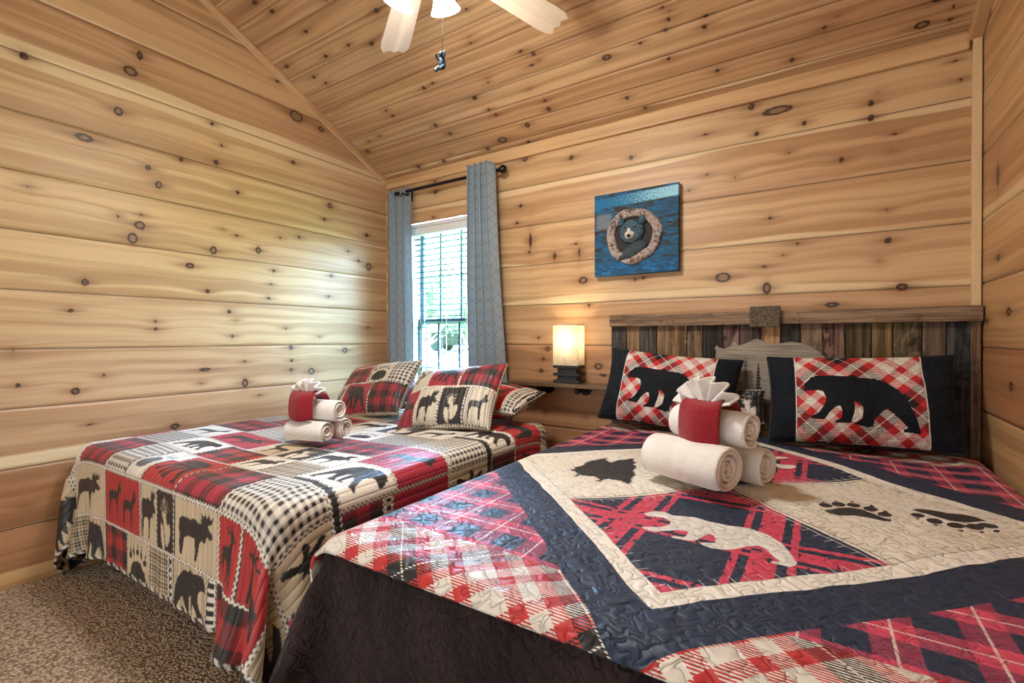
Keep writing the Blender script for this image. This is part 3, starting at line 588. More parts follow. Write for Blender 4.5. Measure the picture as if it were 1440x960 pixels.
LX, LY = -1.285, 2.625
lp = thing('table_lamp', 'lit square linen lamp with stacked black base on the wall shelf', 'lamp', (LX, LY, .80))
m_lb = speckled('lamp_base_wood', (.018, .018, .018), .5, .3, 40)
b = MB().box((LX - .062, LY - .03, .801), (LX + .062, LY + .03, .906), .003)
for zz in (.801, .842, .889): b.box((LX - .085, LY - .045, zz), (LX + .085, LY + .045, zz + .017), .003)
b.build('lamp_base', m_lb, lp)
MB().cyl((LX, LY, .90), (LX, LY, .96), .008, n=12).build('lamp_stem', m_black, lp, True)
ms = Mat('linen_shade'); x, y, z = ms.obj()
w1 = ms.noise(x * 40, z * 700, y * 40, 1, 2); w2 = ms.noise(x * 700, z * 30, y * 700, 1, 2); wz = (w1 + w2) * .5
cs = ms.mix(wz.ss(.35, .65), (.50, .44, .33), (.86, .81, .70)); ms.set(cs, .9, spec=.1, bump=wz, dist=.001); ms.translucent(cs, .55, .04)
S0, S1 = .908, 1.150; hw, hd = .082, .048
mb = MB()
V = []
for i, (a, b_) in enumerate(((-hw, -hd), (hw, -hd), (hw, hd), (-hw, hd))): V += [(LX + a, LY + b_, S0), (LX + a, LY + b_, S1)]
mb.add(V, [(0, 2, 3, 1), (2, 4, 5, 3), (4, 6, 7, 5), (6, 0, 1, 7)])
so = mb.build('lamp_shade', ms.m, lp); md = so.modifiers.new('t', 'SOLIDIFY'); md.thickness = .003
m_seam = speckled('shade_edge', (.55, .47, .34), .9, .1)
for zz in (S0, S1):
    e = MB()
    for a, b_ in (((-hw, -hd), (hw, -hd)), ((hw, -hd), (hw, hd)), ((hw, hd), (-hw, hd)), ((-hw, hd), (-hw, -hd))):
        e.cyl((LX + a[0], LY + a[1], zz), (LX + b_[0], LY + b_[1], zz), .003, n=8)
    e.build('shade_trim', m_seam, so, True)
wb = Mat('warm_bulb'); wb.set((1, 1, 1), .5, emit=(1.0, .86, .64), estr=10.0)
MB().lathe([(0, .0), (.012, .002), (.014, .02), (.026, .05), (.028, .065), (.02, .085), (0, .093)], (LX, LY, .955), (0, 0, 1), 16).build('bulb', wb.m, lp, True)

# ================================================================== PICTURE
P0 = Vector((-1.132, YB - .042, 1.432)); PW, PH = .484, .476
pic = thing('bear_picture', 'square blue painted panel with carved bear in a wood ring on the back wall', 'picture', (-.89, YB - .02, 1.432))
pm = Mat('blue_paint'); a, b, _ = pm.vec('auv')
n1 = pm.noise(a * 2.0, b * 9.0, 0, 1.6, 5, .6, .6); n2 = pm.noise(a * 10, b * 26, 3, 1.5, 4)
c = pm.mix(n1.ss(.40, .62), (.012, .085, .17), (.03, .022, .018)); c = pm.mix((n2.ss(.5, .75)) * .7, c, (.01, .20, .42))
c = pm.mix((1.0 - ((b - .07 - a * .02) / .10).abs()).ss(.0, .5), c, pm.mix(n2.ss(.3, .6), (.01, .16, .40), (.015, .06, .12)))
st = (1.0 - ((b - .90 - (a - .5) * .03) / .075).abs()).ss(.05, .35)
c = pm.mix(st, c, pm.mix((pm.noise(a, b, 0, 70, 2) - .5 + (a - .6) * .5).ss(-.12, .15), (.01, .13, .27), (.30, .60, .72)))
st2 = (1.0 - ((b - .66) / .12).abs()).ss(.05, .4) * (1.0 - ((a - .12) / .13).abs()).ss(.05, .5)
c = pm.mix(st2 * .6, c, (.22, .22, .23))
pm.set(c, .6, spec=.2, bump=n2 * .4 + pm.noise(a, b, 0, 120, 2) * .5, dist=.003)
mb = MB().box((P0.x, YB - .042, P0.z), (P0.x + PW, YB - .004, P0.z + PH), .003); V = np.concatenate(mb.V)
mesh('panel', V, mb.F, pm.m, pic, attrs={'auv': ('FLOAT_VECTOR', np.stack([(V[:, 0] - P0.x) / PW, (V[:, 2] - P0.z) / PH, V[:, 0] * 0], 1))})
def pp(u, v, d=0): return Vector((P0.x + u * PW, YB - .042 - d, P0.z + v * PH))
rm = Mat('ring_wood'); x, y, z = rm.obj(); n = rm.noise(x, y, z, 34, 5, .65, 1.2)
rm.set(rm.mix(n.ss(.54, .60), rm.mix(n.ss(.40, .5), (.07, .045, .035), (.42, .31, .26)), rm.mix(rm.noise(x, y, z, 90, 2).ss(.4, .6), (.015, .013, .013), (.36, .42, .46))), .6, bump=n, dist=.01)
NR = 72; V = []; prof = [(.225, 0.001), (.228, .014), (.245, .019), (.270, .016), (.285, .021), (.315, .018), (.328, .010), (.332, .001)]
for i in range(NR):
    t_ = 2 * PI * i / NR; wob = 1 + .025 * math.sin(3 * t_ + 1) + .015 * math.sin(7 * t_)
    for r, d in prof:
        V.append(pp(.487 + r * wob * math.cos(t_), .452 + r * wob * math.sin(t_), d * (1 + .25 * math.sin(5 * t_ + r * 30)))[:])
m_ = len(prof); F = [(i * m_ + j, i * m_ + j + 1, ((i + 1) % NR) * m_ + j + 1, ((i + 1) % NR) * m_ + j) for i in range(NR) for j in range(m_ - 1)]
mesh('wood_ring', V, [f[::-1] for f in F], rm.m, pic, True)
m_dk = speckled('ring_hollow', (.018, .014, .013), .8, .5, 40)
MB().cyl(pp(.487, .452, .0005), pp(.487, .452, .003), .235 * PW, n=48).build('ring_hollow', m_dk, pic)
bm_ = Mat('bear_paint'); x, y, z = bm_.obj(); n = bm_.noise(x * 120, y * 60, z * 260, 1, 3)
bm_.set(bm_.mix(n.ss(.42, .72), (.015, .045, .065), (.12, .22, .28)), .6, bump=n, dist=.006)
bh = MB(); k = PW
bh.ball(pp(.475, .50, .010), (.148 * k, .03, .135 * k), 26).ball(pp(.475, .535, .012), (.12 * k, .034, .10 * k), 20)
for s in (-1, 1): bh.ball(pp(.475 + s * .125, .625, .012), (.046 * k, .018, .05 * k), 16)
bh.build('bear_head', bm_.m, pic, True)
bb = MB(); Rz = Matrix.Rotation(math.radians(-28), 3, 'Y')
bb.ball(pp(.50, .285, .006), (.17 * k, .022, .085 * k), 22, Rz); bb.ball(pp(.37, .205, .008), (.07 * k, .018, .035 * k), 14, Rz)
bb.build('bear_body', speckled('bear_body_paint', (.022, .04, .05), .6, .5, 80, bump=.003), pic, True)
m_muz = speckled('bear_muzzle_paint', (.48, .45, .38), .6, .2, 60)
mz = MB().ball(pp(.465, .455, .034), (.062 * k, .018, .052 * k), 16).ball(pp(.462, .51, .036), (.028 * k, .012, .04 * k), 12).build('muzzle', m_muz, pic, True)
MB().ball(pp(.465, .437, .053), (.024 * k, .008, .02 * k), 12).build('nose', m_dk, pic, True)
for s in (-1, 1): MB().ball(pp(.468 + s * .058, .535, .041), (.013 * k, .006, .012 * k), 10).build('eye', m_dk, pic, True)

# ================================================================== HEADBOARD
hb_ = thing('headboard', 'rustic headboard of mixed dark planks with bear cutout behind right bed', 'headboard', (-.24, 2.67, .28))
def weathered(name, base, alt, seed, mix0=.45, mott=0.0, flat=False):
    base = np.array(base) * .85; alt = np.array(alt) * 1.35
    M = Mat(name); x, y, z = M.obj()
    if flat: x, z = z, x
    g = M.noise(x * 38 + seed * 9, y * 10, z * 2.2, 1.0, 5, .6, .5); f = M.noise(x * 260, y * 60 + seed, z * 7, 1, 3)
    p = M.noise(x * 9 + seed, y, z * 5, 1.6, 4, .65, .9)
    c = M.mix((g * .6 + f * .4).ss(mix0 - .1, mix0 + .13), base, alt)
    if mott: c = M.mix(p.ss(.52, .60) * mott, c, np.array(alt) * 1.7)
    c = M.mix((p.ss(.45, .30)) * .7, c, np.array(base) * .35)
    M.set(c, .75, spec=.2, bump=f * .5 + g * .5, dist=.003); return M.m
PC = [((.035, .03, .026), (.085, .072, .06), 0), ((.19, .115, .06), (.28, .18, .10), 0), ((.04, .034, .03), (.10, .085, .07), 0), ((.17, .105, .06), (.26, .17, .10), 0),
      ((.10, .06, .03), (.24, .15, .075), .5), ((.05, .032, .022), (.15, .10, .06), .2), ((.016, .014, .013), (.04, .035, .03), 0), ((.035, .02, .017), (.16, .10, .08), .5),
      ((.035, .024, .02), (.09, .06, .05), .1), ((.20, .12, .06), (.34, .22, .11), 0), ((.012, .01, .01), (.04, .035, .032), .3), ((.15, .10, .065), (.22, .15, .10), 0),
      ((.05, .025, .02), (.19, .11, .085), .4), ((.03, .022, .012), (.10, .075, .04), .1), ((.11, .07, .03), (.22, .145, .07), 0), ((.022, .016, .01), (.12, .09, .05), .5),
      ((.10, .065, .045), (.17, .115, .08), 0), ((.018, .019, .021), (.065, .06, .058), .2)]
PL = PLANKS
for i in range(len(PL) - 1):
    yo = random.uniform(0, .006)
    MB().box((PL[i] + .0018, 2.662 - yo, .30), (PL[i + 1] - .0018, 2.686 - yo, 1.15), .0025).build('plank', weathered('plank_wood', PC[i][0], PC[i][1], i + 1.0, .5, PC[i][2]), hb_)
m_rail = weathered('rail_wood', (.13, .08, .05), (.24, .165, .105), 31., .5, 0.0, True)
MB().box((-1.027, 2.625, 1.135), (.541, 2.66, 1.198), .003).box((-1.027, 2.655, 1.185), (.541, 2.695, 1.2), .002).build('top_rail', m_rail, hb_)
MB().box((-1.02, 2.688, .3), (.536, 2.698, .36), .001).box((-1.02, 2.688, 1.05), (.536, 2.698, 1.12), .001).build('back_battens', m_rail, hb_)
MB().box((.51, 2.655, .28), (.541, 2.699, 1.135), .003).build('side_stile', weathered('stile_wood', (.10, .055, .03), (.20, .12, .07), 41.), hb_)
pb = Mat('charred_block'); x, y, z = pb.obj()
n = pb.noise(x * 60, y, z * 420, 1, 3); n2 = pb.noise(x * 900, y, z * 40, 1, 2)
pb.set(pb.mix((n * .6 + n2 * .4).ss(.42, .58), (.02, .016, .013), (.20, .15, .10)), .8, bump=n, dist=.004)
MB().box((-.297, 2.603, 1.122), (-.166, 2.627, 1.222), .004).build('carved_block', pb.m, hb_)
# bear cutout
CB = list(CUTOUT) + [(.045, .90), (.05, .80), (.06, .70), (.055, .64), (.06, .60), (-.02, .60), (-.03, .68), (-.07, .74), (-.10, .70), (-.09, .61), (-.16, .61), (-.17, .72), (-.20, .76), (-.24, .74),
      (-.25, .61), (-.33, .61), (-.325, .72), (-.345, .80), (-.37, .84), (-.42, .85), (-.455, .875), (-.475, .90), (-.472, .925)]
gm2 = Mat('grey_board'); x, y, z = gm2.obj(); n = gm2.noise(x * 5, y, z * 190, 1, 4, .6, .3)
gm2.set(gm2.mix(n.ss(.4, .62), (.36, .32, .26), (.20, .175, .14)), .7, spec=.25, bump=n, dist=.001)
cut = MB().prism(CB, lambda p: Vector((p[0], 2.637, p[1])), lambda p: Vector((p[0], 2.654, p[1])), .003).build('bear_cutout', gm2.m, hb_)
m_tree1 = speckled('painted_grey_tree', (.12, .11, .105), .8, .4, 60); m_tree2 = speckled('painted_dark_tree', (.03, .028, .028), .8, .4, 60)
def ptree(name, x, zb, zt, w, m, d, seed):
    r = random.Random(seed); n = 22; L = []; Rr = []
    for i in range(n):
        f = i / (n - 1); zz = zb + (zt - zb) * f; ww = w * (1 - f) ** .8
        L.append((x - ww * (.55 + .45 * r.random()), zz)); L.append((x - ww * .25, zz + (zt - zb) / n * .5))
        Rr.append((x + ww * (.55 + .45 * r.random()), zz)); Rr.append((x + ww * .25, zz + (zt - zb) / n * .5))
    poly = L + [(x, zt + .01)] + Rr[::-1]
    MB().prism(poly, lambda p: Vector((p[0], 2.6365 - d, p[1])), lambda p: Vector((p[0], 2.6365, p[1]))).build(name, m, cut)
ptree('painted_tree', -.318, .62, .985, .05, m_tree1, .0006, 1)
ptree('painted_tree', -.262, .62, .95, .045, m_tree2, .0012, 2)
ptree('painted_tree', -.385, .86, .962, .012, m_tree2, .0008, 4)
ptree('painted_tree', -.10, .86, .965, .016, m_tree2, .0008, 5)
ptree('painted_tree', -.06, .86, .955, .02, m_tree2, .0006, 6)
# ================================================================== CLOTH
def drape(s0, s1, t0, t1, h, box, r=.06, top=None, steps=160, its=5, floor=.012, wallx=None, pin=.10, th=.012, bend=.12, flare=.25, wallr=None):
    bx0, bx1, by0, by1, zt = box
    ns = int(round((s1 - s0) / h)) + 1; nt = int(round((t1 - t0) / h)) + 1
    s = np.linspace(s0, s1, ns); t = np.linspace(t0, t1, nt); S, T = np.meshgrid(s, t)
    a = np.where(S > bx1, S - bx1, np.where(S < bx0, S - bx0, 0)); b = np.where(T < by0, T - by0, np.where(T > by1, T - by1, 0))
    rho = np.hypot(a, b) + 1e-9; both = (np.abs(a) > 0) & (np.abs(b) > 0)
    th_ = np.arctan2(np.abs(b), np.abs(a)); phi = .12 + np.where(both, flare * np.sin(2 * th_), 0)
    base = np.stack([np.clip(S, bx0, bx1), np.clip(T, by0, by1), np.full_like(S, zt + th)], -1)
    off = np.where(rho < 1e-6, 0, 1.0) * rho
    P = base + np.stack([a / rho * (off * np.sin(phi) + .015 * (off > 1e-6)), b / rho * (off * np.sin(phi) + .015 * (off > 1e-6)), -off * np.cos(phi)], -1)
    P[..., 0] += .006 * (vnoise(S * 9, T * 9, 4) - .5) * (off > 1e-6); P[..., 1] += .02 * (vnoise(S * 7, T * 7, 6) - .5) * (off > 1e-6)
    ins = np.minimum(np.minimum(S - bx0, bx1 - S), np.minimum(T - by0, by1 - T))
    W = np.where(ins > pin, 0.0, 1.0)[..., None]
    if top is not None: P[..., 2] += np.where(ins > 0, top(S, T), 0)
    hx, hy = (bx1 - bx0) / 2, (by1 - by0) / 2; C = np.array([(bx0 + bx1) / 2, (by0 + by1) / 2, (zt - 2) / 2]); H = np.array([hx, hy, (zt + 2) / 2])
    sl = slice; A = sl(None)
    def con(ka, kb, L, k):
        d = P[kb] - P[ka]; l = np.sqrt((d * d).sum(-1, keepdims=True)) + 1e-9; w = W[ka] + W[kb]
        c = k * (l - L) / (l * (w + 1e-9)) * d
        P[ka] += W[ka] * c; P[kb] -= W[kb] * c
    pairs = []
    def e(n, st, off_):  # starts for disjoint pairs at distance off_
        return [(sl(o, n - off_, 2 * off_), sl(o + off_, n, 2 * off_)) for o in range(2 * off_) if o < n - off_]
    def fix(pa, pb, n):  # equal lengths
        la = len(range(*pa.indices(n))); lb = len(range(*pb.indices(n))); m = min(la, lb)
        return sl(pa.start, pa.start + (m - 1) * pa.step + 1, pa.step), sl(pb.start, pb.start + (m - 1) * pb.step + 1, pb.step)
    for d_, k in ((1, 1.0), (2, bend), (4, bend * .6)):
        for pa, pb in e(ns, 0, d_):
            pa, pb = fix(pa, pb, ns); pairs.append(((A, pa), (A, pb), d_ * h, k))
        for pa, pb in e(nt, 0, d_):
            pa, pb = fix(pa, pb, nt); pairs.append(((pa, A), (pb, A), d_ * h, k))
    for o in (0, 1):
        pa, pb = fix(sl(o, nt - 1, 2), sl(o + 1, nt, 2), nt)
        pairs.append(((pa, sl(0, ns - 1)), (pb, sl(1, ns)), h * math.sqrt(2), .25)); pairs.append(((pa, sl(1, ns)), (pb, sl(0, ns - 1)), h * math.sqrt(2), .25))
    Vv = np.zeros_like(P); dt = 1 / 90.
    for st in range(steps):
        old = P.copy(); Vv[..., 2] -= 9.8 * dt; P += Vv * dt * W
        for it in range(its):
            for p in pairs: con(*p)
            q = np.abs(P - C) - (H - r); qp = np.maximum(q, 0); ln = np.sqrt((qp * qp).sum(-1)) + 1e-12
            d = ln + np.minimum(q.max(-1), 0) - r - th
            hit = (d < 0) & (W[..., 0] > 0)
            if hit.any():
                sg = np.sign(P - C); n1 = qp / ln[..., None] * sg
                ax = q.argmax(-1); n2 = np.eye(3)[ax] * sg
                n = np.where((q.max(-1) > 0)[..., None], n1, n2)
                P[hit] -= (d[..., None] * n)[hit]
                tang = P - old; tang -= (tang * n).sum(-1, keepdims=True) * n
                P[hit] -= .25 * tang[hit]
            P[..., 2] = np.maximum(P[..., 2], floor)
            if wallx is not None: P[..., 0] = np.maximum(P[..., 0], wallx)
            if wallr is not None: P[..., 0] = np.minimum(P[..., 0], wallr)
        Vv = (P - old) / dt * .95
    return P, s, t

def upM(n, m):
    f = np.linspace(0, n - 1, m); i = np.clip(np.floor(f).astype(int), 0, n - 2); x = f - i; M = np.zeros((m, n)); R = np.arange(m)
    w = [(-x + 2 * x * x - x ** 3) / 2, (2 - 5 * x * x + 3 * x ** 3) / 2, (x + 4 * x * x - 3 * x ** 3) / 2, (x ** 3 - x * x) / 2]
    for k in range(4): np.add.at(M, (R, np.clip(i + k - 1, 0, n - 1)), w[k])
    return M

def fine(P, s, t, step):
    ms = int(round((s[-1] - s[0]) / step)) + 1; mt = int(round((t[-1] - t[0]) / step)) + 1
    A, B = upM(len(t), mt), upM(len(s), ms)
    Q = np.stack([A @ P[..., k] @ B.T for k in range(3)], -1)
    S, T = np.meshgrid(np.linspace(s[0], s[-1], ms), np.linspace(t[0], t[-1], mt))
    return Q.reshape(-1, 3), S.ravel(), T.ravel(), ms, mt

# ---- silhouettes (unit boxes, y up)
BEAR = [((x - 145) / 875, (585 - y) / 410) for x, y in [(150, 265), (160, 235), (195, 215), (205, 195), (240, 195), (245, 183), (375, 188), (500, 195), (530, 190), (545, 175), (565, 185), (590, 200), (720, 205), (790, 225), (880, 285), (930, 345), (965, 420), (1000, 500), (1020, 570), (1015, 585), (900, 580), (895, 565), (930, 550), (860, 480), (795, 420), (760, 440), (690, 505), (680, 555), (640, 565), (530, 548), (560, 530), (600, 505), (612, 430), (590, 400), (535, 378), (550, 410), (540, 470), (520, 520), (510, 545), (385, 545), (400, 530), (440, 510), (450, 460), (435, 420), (400, 430), (350, 470), (320, 510), (300, 525), (200, 515), (190, 500), (240, 485), (265, 470), (300, 430), (325, 385), (325, 350), (305, 310), (270, 300), (150, 300), (140, 290)]]
MOOSE = [(.08, 0), (.13, 0), (.17, .22), (.20, .36), (.30, .42), (.50, .42), (.52, .2), (.50, 0), (.56, 0), (.60, .2), (.63, .38), (.70, .46), (.76, .42), (.79, .46), (.82, .56), (.92, .54), (.99, .58), (.97, .64), (.88, .72), (.84, .78), (.96, .84), (1, .98), (.92, .90), (.88, 1), (.83, .90), (.77, 1), (.75, .90), (.66, .97), (.69, .86), (.64, .84), (.68, .78), (.60, .76), (.50, .82), (.36, .76), (.14, .78), (.06, .70), (.03, .50), (.07, .42), (.05, .22)]
STAG = [(.15, .02), (.20, .02), (.26, .22), (.34, .36), (.30, .2), (.38, .05), (.43, .06), (.38, .22), (.46, .38), (.62, .40), (.72, .28), (.66, .10), (.74, .10), (.80, .28), (.78, .40), (.90, .20), (.94, .22), (.86, .44), (.86, .55), (.74, .60), (.5, .62), (.40, .70), (.38, .78), (.46, .84), (.56, .82), (.66, .92), (.62, .94), (.54, .87), (.46, .88), (.52, 1), (.48, .99), (.40, .89), (.36, .89), (.37, 1), (.33, .99), (.32, .86), (.26, .84), (.16, .78), (.17, .74), (.26, .74), (.28, .62), (.24, .46), (.2, .3)]
DEER = [(.10, 0), (.16, 0), (.18, .3), (.28, .42), (.55, .42), (.60, .3), (.62, 0), (.68, 0), (.70, .34), (.74, .5), (.80, .62), (.92, .66), (.98, .74), (.90, .84), (.94, .98), (.86, .90), (.82, 1), (.79, .88), (.74, .74), (.62, .66), (.30, .66), (.12, .62), (.05, .46), (.10, .40), (.09, .2)]
EAGLE = [(.05, .62), (.22, .66), (.36, .58), (.30, .72), (.12, .92), (.20, 1), (.42, .84), (.50, .66), (.62, .62), (.80, .94), (.96, 1), (1, .88), (.84, .60), (.70, .44), (.76, .36), (.66, .36), (.58, .42), (.46, .30), (.30, .02), (.16, 0), (.14, .1), (.30, .34), (.36, .44), (.24, .50), (.04, .48), (0, .56)]
PINE = [(.45, 0), (.45, .1), (.05, .06), (.25, .25), (.1, .24), (.3, .42), (.18, .42), (.36, .60), (.26, .60), (.42, .8), (.36, .8), (.5, 1), (.64, .8), (.58, .8), (.74, .60), (.64, .60), (.82, .42), (.7, .42), (.9, .24), (.75, .25), (.95, .06), (.55, .1), (.55, 0)]
def ell(cx, cy, rx, ry, tl=0., n=14):
    return [(cx + rx * math.cos(t) * math.cos(tl) - ry * math.sin(t) * math.sin(tl), cy + rx * math.cos(t) * math.sin(tl) + ry * math.sin(t) * math.cos(tl)) for t in [2 * PI * i / n for i in range(n)]]
PAW = [[(.08, .02), (.04, .18), (.10, .38), (.28, .52), (.5, .56), (.74, .50), (.92, .36), (.96, .16), (.9, .02), (.7, -.02), (.3, -.02)]]
for i, (cx, cy) in enumerate(((.08, .62), (.28, .73), (.5, .77), (.72, .73), (.92, .60))):
    PAW.append(ell(cx, cy, .075, .075)); PAW.append([(cx - .03, cy + .09), (cx + .04, cy + .09), (cx + (cx - .5) * .12, cy + .24)])
LEAF = [ell(.36, .22, .10, .24, .4), ell(.66, .28, .13, .22, -.5), ell(.52, .42, .10, .18, .2)]
for k in range(11):
    a = .5 + k * .2; LEAF.append([(.42, .5), (.46, .5), (.44 + .42 * math.cos(a), .52 + .42 * math.sin(a))])
SIL = dict(bear=[BEAR], bear_r=[[(1 - x, y) for x, y in BEAR]], moose=[MOOSE], moose_r=[[(1 - x, y) for x, y in MOOSE]], stag=[STAG], stag_r=[[(1 - x, y) for x, y in STAG]], deer=[DEER], deer_r=[[(1 - x, y) for x, y in DEER]],
           eagle=[EAGLE], pine=[PINE], paw=[PAW[0]] + PAW[1:], leaf=LEAF, deers=[[(x * .5, y * .9 + .1) for x, y in DEER], [(.5 + x * .5, y * .9) for x, y in DEER]])
RED, DRED, TAN, CRM, BLK = lin((178, 38, 44)), lin((120, 22, 34)), lin((206, 188, 158)), lin((232, 226, 214)), lin((26, 25, 27))
MAG = lin((170, 34, 62))
def in_any(P, polys):
    m = np.zeros(len(P), bool)
    for q in polys: m |= sdpoly(P, q) < 0
    return m

def paint_tile(col, S, T, tile):
    s0, s1, t0, t1, kind = tile[:5]
    m = np.nonzero((S >= s0) & (S < s1) & (T >= t0) & (T < t1))[0]
    if len(m) == 0: return
    s, t = S[m], T[m]; u = (s - s0) / (s1 - s0); v = (t - t0) / (t1 - t0); c = np.empty((len(m), 3))
    def weave(sz, A, B, mixk=.5):
        a = (np.floor(s / sz) % 2 < 1).astype(float); b = (np.floor(t / sz) % 2 < 1).astype(float); f = (a + b) / 2
        f = np.where(f == .5, mixk, f); return A * (1 - f[:, None]) + B * f[:, None]
    if kind == 'bp': c[:] = weave(tile[5] if len(tile) > 5 else .045, tile[6] if len(tile) > 6 else RED, BLK, .62)
    elif kind == 'ck': c[:] = weave(.0125, tile[5] if len(tile) > 5 else CRM * .95, BLK, .33)
    elif kind == 'fine': c[:] = weave(.007, TAN, BLK, .5)
    elif kind in ('sil', 'leaf', 'stripe'):
        bg = tile[5]; c[:] = bg; c *= (.92 + .16 * vnoise(s * 60, t * 6, 2))[:, None]
        if kind == 'stripe': c[(s % .011) < .0022] = np.array(bg) * .45
        mg = tile[8] if len(tile) > 8 else .12
        W_, H_ = s1 - s0, t1 - t0; asp = tile[9] if len(tile) > 9 else None
        uu = (u - mg) / (1 - 2 * mg); vv = (v - mg) / (1 - 2 * mg)
        if tile[6]: c[in_any(np.stack([uu, vv], 1), SIL[tile[6]])] = tile[7] if len(tile) > 7 else BLK
    elif kind == 'ladder':
        c[:] = CRM; c[(np.floor(((s if s1 - s0 > t1 - t0 else t)) / .014) % 2 < 1) & (np.abs((v if s1 - s0 > t1 - t0 else u) - .5) < .28)] = BLK
    # seam tape round the tile
    e = np.minimum(np.minimum(s - s0, s1 - s), np.minimum(t - t0, t1 - t))
    wd = .0055
    if int(abs(s0 * 531 + t0 * 977)) % 4 == 0:
        k = (s - s0 < .011); c[k] = BLK
    k = e < wd; c[k] = CRM
    k2 = k & (e > wd * .25) & (np.floor((s + t) / .009) % 2 < 1); c[k2] = BLK * 1.5
    col[m] = c

TILES = []
def row(t0, t1, *items):
    for it in items: TILES.append((it[0], it[1], t0, t1) + tuple(it[2:]))
G = (BLK,)
# over the foot edge
row(.535, .735, (-3.12, -2.84, 'sil', TAN, 'pine', BLK, .0), (-2.84, -2.47, 'sil', TAN, 'moose', BLK, .14), (-2.47, -2.13, 'sil', RED, 'deers', BLK, .1), (-2.13, -1.99, 'sil', TAN, 'moose', BLK, .06),
    (-1.99, -1.86, 'leaf', BLK, 'leaf', TAN, .02), (-1.86, -1.56, 'sil', TAN, 'moose', BLK, .1), (-1.56, -1.43, 'sil', RED, 'stag_r', BLK, .08), (-1.43, -1.20, 'sil', RED, 'stag', BLK, .05), (-1.20, -.80, 'stripe', TAN, 'eagle', BLK, .1))
row(.34, .535, (-3.12, -2.86, 'sil', TAN, 'paw', BLK, .12), (-2.86, -2.66, 'fine'), (-2.66, -2.48, 'stripe', TAN, 'bear', BLK, .06), (-2.48, -2.25, 'bp', .05), (-2.25, -2.06, 'sil', TAN, 'paw', BLK, .1), (-2.06, -1.90, 'fine'),
    (-1.90, -1.87, 'ladder'), (-1.87, -1.62, 'stripe', TAN, 'bear_r', BLK, .06), (-1.62, -1.57, 'ladder'), (-1.57, -1.16, 'bp', .06), (-1.16, -.80, 'leaf', BLK, 'leaf', CRM, .02))
# on the bed
row(.735, .955, (-3.12, -2.75, 'sil', CRM, 'deer', BLK, .1), (-2.75, -2.47, 'bp', .05, MAG), (-2.47, -2.28, 'ck'), (-2.28, -2.13, 'sil', CRM, 'paw', lin((90, 100, 110)), .2), (-2.13, -1.86, 'sil', RED, 'bear', BLK, .1), (-1.86, -1.555, 'bp', .05, MAG), (-1.555, -1.24, 'ck'))
row(.955, 1.125, (-3.12, -2.75, 'sil', RED, 'moose', BLK, .1), (-2.75, -2.47, 'ck', CRM * .75), (-2.47, -2.2, 'sil', CRM, 'bear_r', BLK, .12), (-2.2, -1.91, 'bp', .05, RED), (-1.91, -1.73, 'sil', CRM, 'moose', BLK, .12), (-1.73, -1.52, 'fine'))
row(.985, 1.22, (-1.52, -1.24, 'sil', CRM, 'bear_r', BLK, .1))
row(.955, .985, (-1.52, -.85, 'sil', BLK, None))
row(1.125, 1.30, (-3.12, -2.75, 'bp', .05, RED), (-2.75, -2.45, 'sil', CRM, 'deer', BLK, .12), (-2.45, -2.1, 'sil', MAG, 'moose', BLK, .15), (-2.1, -1.9, 'sil', TAN, 'deer_r', BLK, .12), (-1.9, -1.73, 'leaf', BLK, 'leaf', CRM, .02), (-1.73, -1.52, 'sil', CRM, 'moose', BLK, .1))
row(1.22, 1.50, (-1.50, -1.24, 'sil', MAG, 'deer', BLK, .14))
row(1.30, 1.51, (-3.12, -2.75, 'sil', CRM, 'bear', BLK, .12), (-2.75, -2.42, 'bp', .05, MAG), (-2.42, -2.12, 'ck'), (-2.12, -1.76, 'bp', .05, MAG), (-1.76, -1.50, 'bp', .05, MAG))
row(1.51, 1.70, (-3.12, -2.6, 'ck', CRM * .7), (-2.6, -2.3, 'bp', .05, RED), (-2.3, -2.02, 'sil', CRM, 'bear', BLK, .12), (-2.02, -1.78, 'sil', CRM, 'paw', BLK, .2), (-1.78, -1.49, 'ck', CRM * .75))
row(1.50, 1.52, (-1.49, -.85, 'sil', CRM, None))
row(1.52, 1.76, (-1.49, -1.24, 'ck'))
row(1.70, 1.90, (-3.12, -2.6, 'sil', RED, 'stag', BLK, .1), (-2.6, -2.2, 'bp', .05, RED), (-2.2, -1.95, 'sil', CRM, 'moose', BLK, .12), (-1.95, -1.72, 'leaf', BLK, 'leaf', CRM, .02), (-1.72, -1.49, 'sil', CRM, 'deer', BLK, .12))
row(1.76, 1.80, (-1.49, -.85, 'sil', BLK, None))
row(1.80, 2.0, (-1.49, -1.24, 'sil', CRM, 'bear_r', BLK, .1))
row(1.90, 2.12, (-3.12, -2.55, 'fine'), (-2.55, -2.1, 'ck', TAN), (-2.1, -1.8, 'bp', .05, RED), (-1.8, -1.49, 'bp', .05, RED))
row(2.0, 2.25, (-1.49, -1.24, 'sil', RED, 'moose_r', BLK, .1))
row(2.25, 2.42, (-1.49, -1.24, 'ck', TAN))
row(2.42, 2.44, (-1.49, -.85, 'sil', BLK, None))
row(2.44, 2.54, (-1.49, -1.24, 'sil', TAN, 'bear_r', BLK, .08))
row(2.54, 2.70, (-1.49, -1.24, 'sil', RED, 'deer_r', BLK, .1))
row(2.12, 2.70, (-3.12, -2.4, 'bp', .05, RED), (-2.4, -2.0, 'sil', TAN, 'bear', BLK, .1), (-2.0, -1.49, 'bp', .05, RED))
